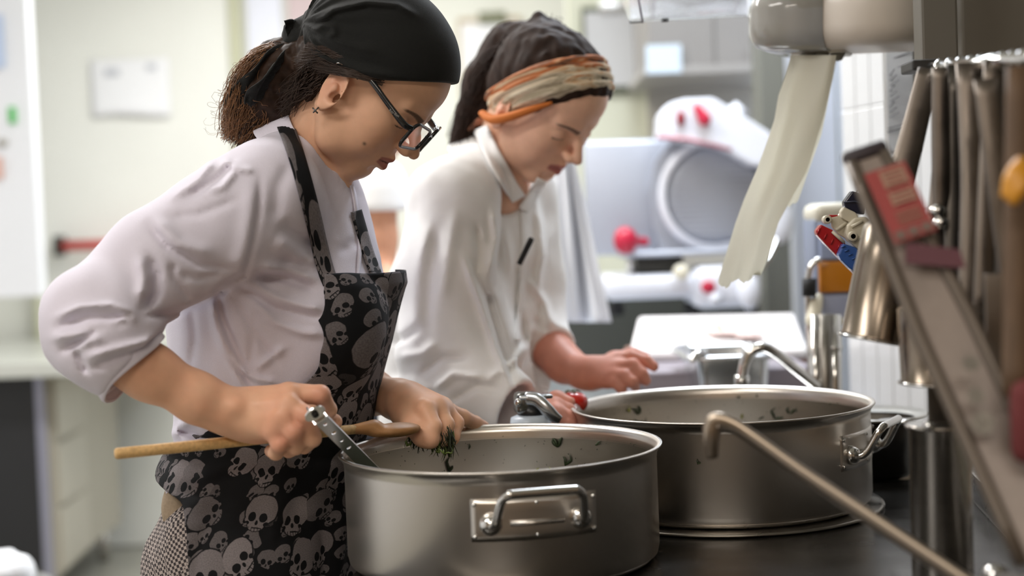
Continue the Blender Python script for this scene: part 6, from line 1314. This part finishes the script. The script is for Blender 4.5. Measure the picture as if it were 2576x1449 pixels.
# the tool rail
RL = thing('tool_rail', 'steel rail with hooks carrying the hanging ladles', 'rail', P(2450, 160, 1.50))
mesh('bar', *tubem([P(2345, 172, 1.62), P(2620, 140, 1.28)], .007, 12), CHROME, RL)
hk = []
for i, x in enumerate(range(2365, 2600, 26)):
    d_ = 1.62+(1.28-1.62)*(x-2345)/275.; y = 172-32*(x-2345)/275.
    mesh('hook', *tubem([P(x, y-18, d_), P(x-9, y-6, d_-.01), P(x-4, y+16, d_-.012), P(x+8, y+18, d_-.004)], .0032, 8, smooth=4), CHROME, RL)
mesh('end_plate', *boxm(P(2318, 168, 1.66), (.035, .05, .012), None, .002), mat('dark_plate', srgb(40, 38, 36), .5), RL, smooth=False)
TS = mat('tool_steel', (.22, .19, .165), .42, 1, noise=.1, scale=20, rvar=.08); TD_ = mat('dark_tool_steel', (.12, .11, .10), .4, 1, noise=.2, scale=20)
def tool(name, lab, pts, r_, m, flat=.35, up=(0, -1, 0), grp='tools hanging on the rail', head=None, cat_='utensil'):
    t = thing(name, lab, cat_, P(*pts[0]), grp); mesh('handle', *tubem([P(*p) for p in pts], r_, 12, smooth=4, flat=flat, up=up), m, t)
    if head: head(t)
    return t
def cup(c, ax_, r0, r1, h_, m, par, name='bowl'):
    mesh(name, *lathem([(0, 0), (r0*.8, .001), (r0, .008), (r0+(r1-r0)*.35, h_*.38), (r0+(r1-r0)*.42, h_*.42), (r1-.001, h_*.97), (r1+.002, h_), (r1-.001, h_), (r1-.003, h_*.96), (r0-.002, .010), (0, .004)], 56, c, ax_, cap=False), m, par)
    if name == 'bowl': mesh('rim', *tubem([np.asarray(c)+np.asarray(frame(ax_)[2])*h_+(r1+.001)*(math.cos(2*PI*k/40)*frame(ax_)[0]+math.sin(2*PI*k/40)*frame(ax_)[1]) for k in range(40)], .0016, 8, closed=True), CHROME, par)
axc = P(2205, 870, 1.55)-P(2262, 560, 1.55); axc /= np.linalg.norm(axc)
tool('ladle', 'steel ladle with a deep conical cup hanging furthest left', [(2335, 176, 1.60), (2306, 300, 1.585), (2262, 470, 1.57), (2245, 560, 1.56)], [.012, .014, .016, .017], TS, head=lambda t: cup(P(2250, 560, 1.56), axc, .032, .0365, .130, mat('ladle_steel', (.27, .225, .18), .26, 1, noise=.1, scale=14), t))
tool('ladle', 'second steel ladle with a shorter cup hanging lower behind the labelled tool', [(2372, 176, 1.55), (2372, 360, 1.52), (2350, 620, 1.50), (2335, 760, 1.49)], [.008, .010, .010, .010], TS, head=lambda t: cup(P(2345, 760, 1.49), (-.05, .02, -1), .036, .031, .085, mat('ladle_steel', (.5, .44, .37), .24, 1), t))
tool('spatula', 'straight bright steel handle hanging right of the conical ladle', [(2364, 170, 1.50), (2366, 320, 1.50), (2368, 480, 1.50), (2364, 555, 1.50)], [.0085, .010, .010, .008], TS, flat=.6, head=lambda t: [mesh('knob', *lathem([(0, -.008), (.008, -.004), (.009, .003), (0, .008)], 16, P(x, y, 1.49)), CHROME, t) for x, y in ((2358, 530), (2366, 560))])
dk = [('dark ladle with a long flat handle third on the rail', [(2410, 165, 1.52), (2405, 500, 1.50), (2398, 900, 1.48)], .013, TD_), ('dark brown skimmer handle hanging mid rail', [(2440, 160, 1.46), (2452, 480, 1.44), (2440, 860, 1.42)], .015, TS),
 ('black handled knife steel hanging behind the skimmer', [(2470, 155, 1.50), (2462, 300, 1.48), (2480, 620, 1.47)], .020, mat('black_handle', srgb(26, 25, 25), .5)), ('slim steel whisk handle hanging right of the skimmer', [(2500, 152, 1.40), (2488, 420, 1.38), (2470, 820, 1.36)], .010, TS),
 ('broad dark turner hanging near the right edge', [(2520, 150, 1.45), (2528, 480, 1.44), (2560, 840, 1.42)], .022, TD_), ('grey slotted turner slanting near the right edge', [(2480, 200, 1.34), (2510, 440, 1.33), (2552, 740, 1.32)], .012, TS)]
for lab, pts, r_, m_ in dk:
    e_ = pts[-1]
    tool(lab.split()[1] if False else ('kitchen_knife_steel' if 'knife' in lab else 'whisk' if 'whisk' in lab else 'turner' if 'turner' in lab else 'skimmer' if 'skimmer' in lab else 'ladle'), lab, pts, r_, m_, head=lambda t, e_=e_, m_=m_, r_=r_: mesh('blade', *boxm(P(e_[0], e_[1]+60, e_[2]), (.055, .004, .085), None, .0018), m_, t))
WD2 = mat('brown_wood_handle', srgb(98, 76, 56), .6, noise=.2, scale=20, stretch=(6, 6, 1))
tool('wooden_paddle', 'long brown wooden paddle at the right edge', [(2566, 170, 1.20), (2562, 600, 1.18), (2560, 1000, 1.16)], [.012, .0125, .013], WD2, flat=.6, cat_='paddle')
YC = thing('yellow_clip', 'mustard yellow plastic clip on the wooden paddle', 'clip', P(2548, 500, 1.14))
mesh('jaw', *tubem([P(2568, 400, 1.15), P(2556, 440, 1.14), P(2540, 500, 1.14)], [.005, .010, .008], 10, smooth=4, flat=.6), mat('mustard_plastic', srgb(206, 142, 34), .4), YC); mesh('jaw', *tubem([P(2576, 420, 1.14), P(2562, 470, 1.135), P(2540, 505, 1.14)], [.005, .008, .007], 10, smooth=4, flat=.6), MATS['mustard_plastic'], YC)
tag(mesh('red_cloth', *boxm(P(2606, 1060, 1.15), (.040, .03, .070), rotz(.2), .012), mat('red_towel', srgb(104, 40, 40), .8)), 'red cloth at the right edge of the frame', 'cloth')
# bag clips in sharp focus
OW = mat('off_white_plastic', srgb(208, 200, 180), .35); HOLE = mat('dark_hole', srgb(20, 18, 18), .5)
def ppoly(name, pts, d, th, m, par, bev=.002):
    c = P(*pts[0], d); out = [((x-pts[0][0])*PX(d), -(y-pts[0][1])*PX(d)) for x, y in pts]; V, Fc = polyplate(out, th, c, CR*[1, 0, 1], CU*[0, 0, 1]); o = mesh(name, V, Fc, m, par, smooth=False)
    if bev: mod(o, 'BEVEL', width=bev, segments=3)
    return o
def ear(x, y, d, par, r_=.0058):
    mesh('hinge_ear', *lathem([(r_*.5, .006), (r_*.95, .006), (r_, .005), (r_, -.006)], 24, P(x, y, d), (0, -1, 0), cap=False), OW, par); mesh('pivot_hole', *lathem([(0, .0045), (r_*.52, .0045)], 16, P(x, y, d), (0, -1, 0)), HOLE, par)
t = thing('bag_clip', 'red and off white plastic clip in front of the soap dispenser', 'clip', P(2080, 560, 1.90), 'plastic clips')
ppoly('shell', [(2050, 580), (2062, 564), (2092, 578), (2122, 606), (2130, 630), (2165, 688), (2150, 690), (2112, 652), (2072, 612), (2052, 590)], 1.905, .016, mat('clip_colour_red', srgb(176, 30, 36), .25, coat=.3), t)
ppoly('top_lip', [(2070, 546), (2086, 540), (2106, 540), (2108, 546), (2086, 548), (2076, 560), (2068, 556)], 1.902, .010, mat('clip_colour_red', srgb(176, 30, 36), .25), t, .001)
ppoly('arm', [(2088, 546), (2112, 540), (2150, 566), (2142, 580), (2128, 600), (2110, 590), (2092, 570)], 1.90, .007, OW, t); ear(2080, 552, 1.896, t)
for a, b_ in (((2104, 578), (2128, 560)), ((2094, 582), (2124, 610))): mesh('rib', *tubem([P(*a, 1.892), P(*b_, 1.892)], .0022, 8), OW, t)
for k in range(5): mesh('grip_rib', *tubem([P(2062+17*k, 574+13*k, 1.896), P(2056+17*k, 588+13*k, 1.896)], .0011, 6), mat('clip_colour_red', srgb(176, 30, 36), .25), t)
mesh('clip_wire', *tubem([P(2108, 542, 1.905), P(2140, 500, 1.93), P(2200, 430, 1.98), P(2222, 392, 2.18)], .0010, 6), CHROME, t)
t = thing('bag_clip', 'blue and off white plastic clip overlapping the red one', 'clip', P(2140, 640, 1.88), 'plastic clips')
ppoly('shell', [(2106, 640), (2118, 612), (2150, 622), (2170, 646), (2164, 676), (2156, 688), (2134, 674), (2112, 652)], 1.885, .016, mat('clip_colour_blue', srgb(50, 90, 160), .3, coat=.2), t)
ppoly('block', [(2130, 566), (2146, 548), (2176, 544), (2192, 560), (2192, 600), (2172, 640), (2150, 622), (2132, 606), (2124, 590)], 1.888, .016, OW, t, .003); ear(2144, 594, 1.876, t, .0066)
for a, b_ in (((2150, 606), (2176, 590)), ((2142, 570), (2170, 556))): mesh('rib', *tubem([P(*a, 1.879), P(*b_, 1.879)], .0022, 8), OW, t)
for k in range(5): mesh('grip_rib', *tubem([P(2116+9*k, 622+10*k, 1.876), P(2126+9*k, 618+10*k, 1.876)], .0010, 6), mat('clip_colour_blue', srgb(50, 90, 160), .3), t)
t = thing('bag_clip', 'navy blue plastic clip above the red and blue clips', 'clip', P(2150, 520, 1.90), 'plastic clips')
ppoly('shell', [(2120, 508), (2140, 480), (2162, 486), (2176, 510), (2172, 540), (2150, 536), (2122, 520)], 1.902, .016, mat('clip_colour_navy', srgb(22, 26, 50), .3, coat=.3), t)
mesh('seam', *tubem([P(2122, 508, 1.892), P(2150, 506, 1.892), P(2174, 512, 1.892)], .0010, 6), mat('navy_seam', srgb(60, 64, 84), .4), t)
ppoly('block', [(2112, 532), (2120, 520), (2150, 534), (2158, 548), (2140, 562), (2114, 548)], 1.897, .014, OW, t, .002)
mesh('clip_wire', *tubem([P(2166, 500, 1.905), P(2200, 440, 1.93), P(2220, 392, 2.1)], .0012, 6), CHROME, t)
# labelled flat tool slanting across the front
LT = thing('plastic_wrapped_scraper', 'long flat grey scraper with a red printed label slanting across the right front', 'scraper', P(2180, 400, 1.26))
q0, q1 = P(2182, 400, 1.30), P(2640, 1400, 1.14); X = q1-q0; LL = np.linalg.norm(X); X /= LL; Yw = np.cross(X, [0, -1, 0.0]); Yw /= np.linalg.norm(Yw); Yw = Yw if Yw[0] > 0 else -Yw; Zt = np.cross(X, Yw); Zt = Zt if Zt[1] < 0 else -Zt; Rm = np.stack([X, Yw, Zt], 1)
GP = mat('grey_translucent_plastic', srgb(150, 138, 130), .3, coat=.3, noise=.15, scale=18); GR = mat('brown_grey_rim', srgb(104, 94, 84), .35, .3)
W0, W1_ = .0155, .0235
V = []
for t_ in np.linspace(0, 1, 12):
    w_ = W0+(W1_-W0)*min(t_*2.2, 1)
    for s_ in (-1, 1):
        for z_ in (-1, 1): V.append(q0+X*LL*t_+Yw*w_*s_+Zt*.003*z_)
Fc = []
for i in range(11): a = i*4; Fc += [(a, a+1, a+5, a+4), (a+2, a+6, a+7, a+3), (a, a+4, a+6, a+2), (a+1, a+3, a+7, a+5)]
Fc += [(0, 2, 3, 1), (44, 45, 47, 46)]; mesh('blade', V, Fc, GP, LT, smooth=False)
for s_ in (-1, 1): mesh('side_rim', *tubem([q0+X*LL*t_+Yw*(W0+(W1_-W0)*min(t_*2.2, 1))*s_+Zt*.003 for t_ in np.linspace(0, 1, 12)], .0062, 10), GR, LT)
mesh('end_cap', *boxm(q0-X*.006, (.014, W0*2+.012, .014), Rm, .005), mat('plum_black_cap', srgb(52, 44, 50), .5), LT)
lc = P(2262, 515, 1.265); LB = mesh('label', *boxm(lc+Zt*.006, (.072, .038, .0012), Rm, 0), mat('coral_red_label', srgb(158, 66, 64), .5), LT, smooth=False)
lp = mat('beige_print', srgb(168, 136, 116), .6); rs_ = random.Random(3)
for a_, b_, l_, h_ in ((-.024, .004, .017, .022), (-.004, .004, .013, .022)): mesh('label_box', *boxm(lc+Zt*.0075+X*a_+Yw*b_, (l_, h_, .0008), Rm, 0), lp, LB, smooth=False)
for k in range(3): mesh('label_icon', *boxm(lc+Zt*.0075+X*.030+Yw*(-.012+.012*k), (.008, .009, .0008), Rm, 0), mat('grey_icon', srgb(120, 100, 92), .6), LB, smooth=False)
for k in range(8): mesh('label_line', *boxm(lc+Zt*.0085+X*(-.030+.0042*k+(.003 if k > 3 else 0))+Yw*.004, (.0008, .019-.004*rs_.random(), .0006), Rm, 0), MATS['coral_red_label'] if k < 8 else lp, LB, smooth=False)
for k in range(4): mesh('label_line', *boxm(lc+Zt*.0078+X*(.010+.0035*k)+Yw*.002, (.0009, .022, .0006), Rm, 0), lp, LB, smooth=False)
mesh('maroon_patch', *polyplate([(-.018, -.012), (.0, -.020), (.022, .026), (.004, .028)], .001, P(2330, 650, 1.245)+Zt*.006, X, Yw), mat('maroon_print', srgb(96, 52, 62), .5), LT, smooth=False)
for k, (x, y) in enumerate(((2452, 1000), (2470, 1070), (2440, 920))): mesh('slot', *lathem([(0, .0005), (.007+.003*(k % 2), .0005)], 20, P(x, y, 1.175)+Zt*.006, Zt), DSTEEL, LT, smooth=False)
# hooked bar and canister in the lower right front
HB_ = thing('hooked_ladle', 'brownish steel ladle handle with a hooked end leaning across the second pot', 'ladle', P(2450, 1480, 1.22))
hp_ = [P(1792, 1150, 1.405), P(1790, 1100, 1.40), P(1800, 1062, 1.40), P(1840, 1068, 1.395), P(1900, 1105, 1.385), P(2020, 1190, 1.36), P(2200, 1310, 1.32), P(2420, 1458, 1.27), P(2500, 1515, 1.25)]
mesh('handle', *tubem(hp_, [.006, .0085, .0105, .0085, .0075, .0075, .008, .0085, .009], 12, smooth=5, flat=.7, up=(0, -1, 0)), mat('brown_steel', (.42, .35, .28), .34, 1), HB_)
cup(P(2540, 1540, 1.24)+np.array([0, 0, .03]), (0, 0, -1), .03, .045, .05, TS, HB_)
CN = thing('steel_canister', 'narrow upright steel canister in the lower right front', 'canister', P(2360, 1449, 1.50)*[1, 1, 0]+np.array([0, 0, ZT]))
cz = P(2362, 1068, 1.46); mesh('body', *lathem([(0, 0), (.028, 0), (.031, .006), (.031, cz[2]-ZT-.006), (.034, cz[2]-ZT-.003), (.034, cz[2]-ZT), (.029, cz[2]-ZT)], 40, (cz[0], cz[1], ZT+.001)), mat('canister_steel', (.48, .45, .41), .22, 1, rvar=.05, scale=8, stretch=(1, 1, 8)), CN)
mesh('lid_pin', *lathem([(0, .006), (.005, .004), (.006, 0)], 14, P(2336, 1072, 1.425), (0, -1, .3)), CHROME, CN)
mesh('lid', *lathem([(.029, 0), (.027, .004), (0, .006)], 40, (cz[0], cz[1], cz[2]-.004)), DSTEEL, CN)
ks = P(2505, 1452, 1.30); tag(mesh('salt_shaker', *lathem([(0, ks[2]-ZT+.012), (.010, ks[2]-ZT+.009), (.013, ks[2]-ZT), (.015, ks[2]-ZT-.010), (.019, .06), (.020, .0)], 24, (ks[0], ks[1], ZT+.001)), CHROME), 'small steel shaker with a shiny domed top at the lower right corner', 'shaker')
# pan tucked behind the second pot
PN = thing('sauce_pan', 'small dark pan with wide grey rim tucked behind the second pot', 'pan', (P(2180, 1190, 2.22)[0], 2.24, ZT))
pc = P(2186, 1040, 2.245); ph = pc[2]-ZT-.001
mesh('body', *lathem([(0, 0), (.060, 0), (.070, .010), (.072, ph-.010)], 48, (pc[0], pc[1], ZT+.001), cap=False), mat('black_enamel', srgb(26, 24, 22), .3), PN)
mesh('rim', *lathem([(.070, ph-.012), (.073, ph-.010), (.088, ph-.004), (.094, ph), (.090, ph+.002), (.070, ph-.006)], 48, (pc[0], pc[1], ZT+.001), cap=False), mat('grey_rim_steel', (.55, .54, .51), .3, 1), PN)
mesh('inner', *lathem([(.070, ph-.008), (.068, .012), (0, .010)], 48, (pc[0], pc[1], ZT+.001), cap=False), DSTEEL, PN)
mesh('handle', *tubem([P(2215, 1060, 2.20), P(2255, 1058, 2.18), P(2285, 1062, 2.14)], [.010, .012, .010], 10, smooth=3, flat=.4), MATS['grey_rim_steel'], PN)
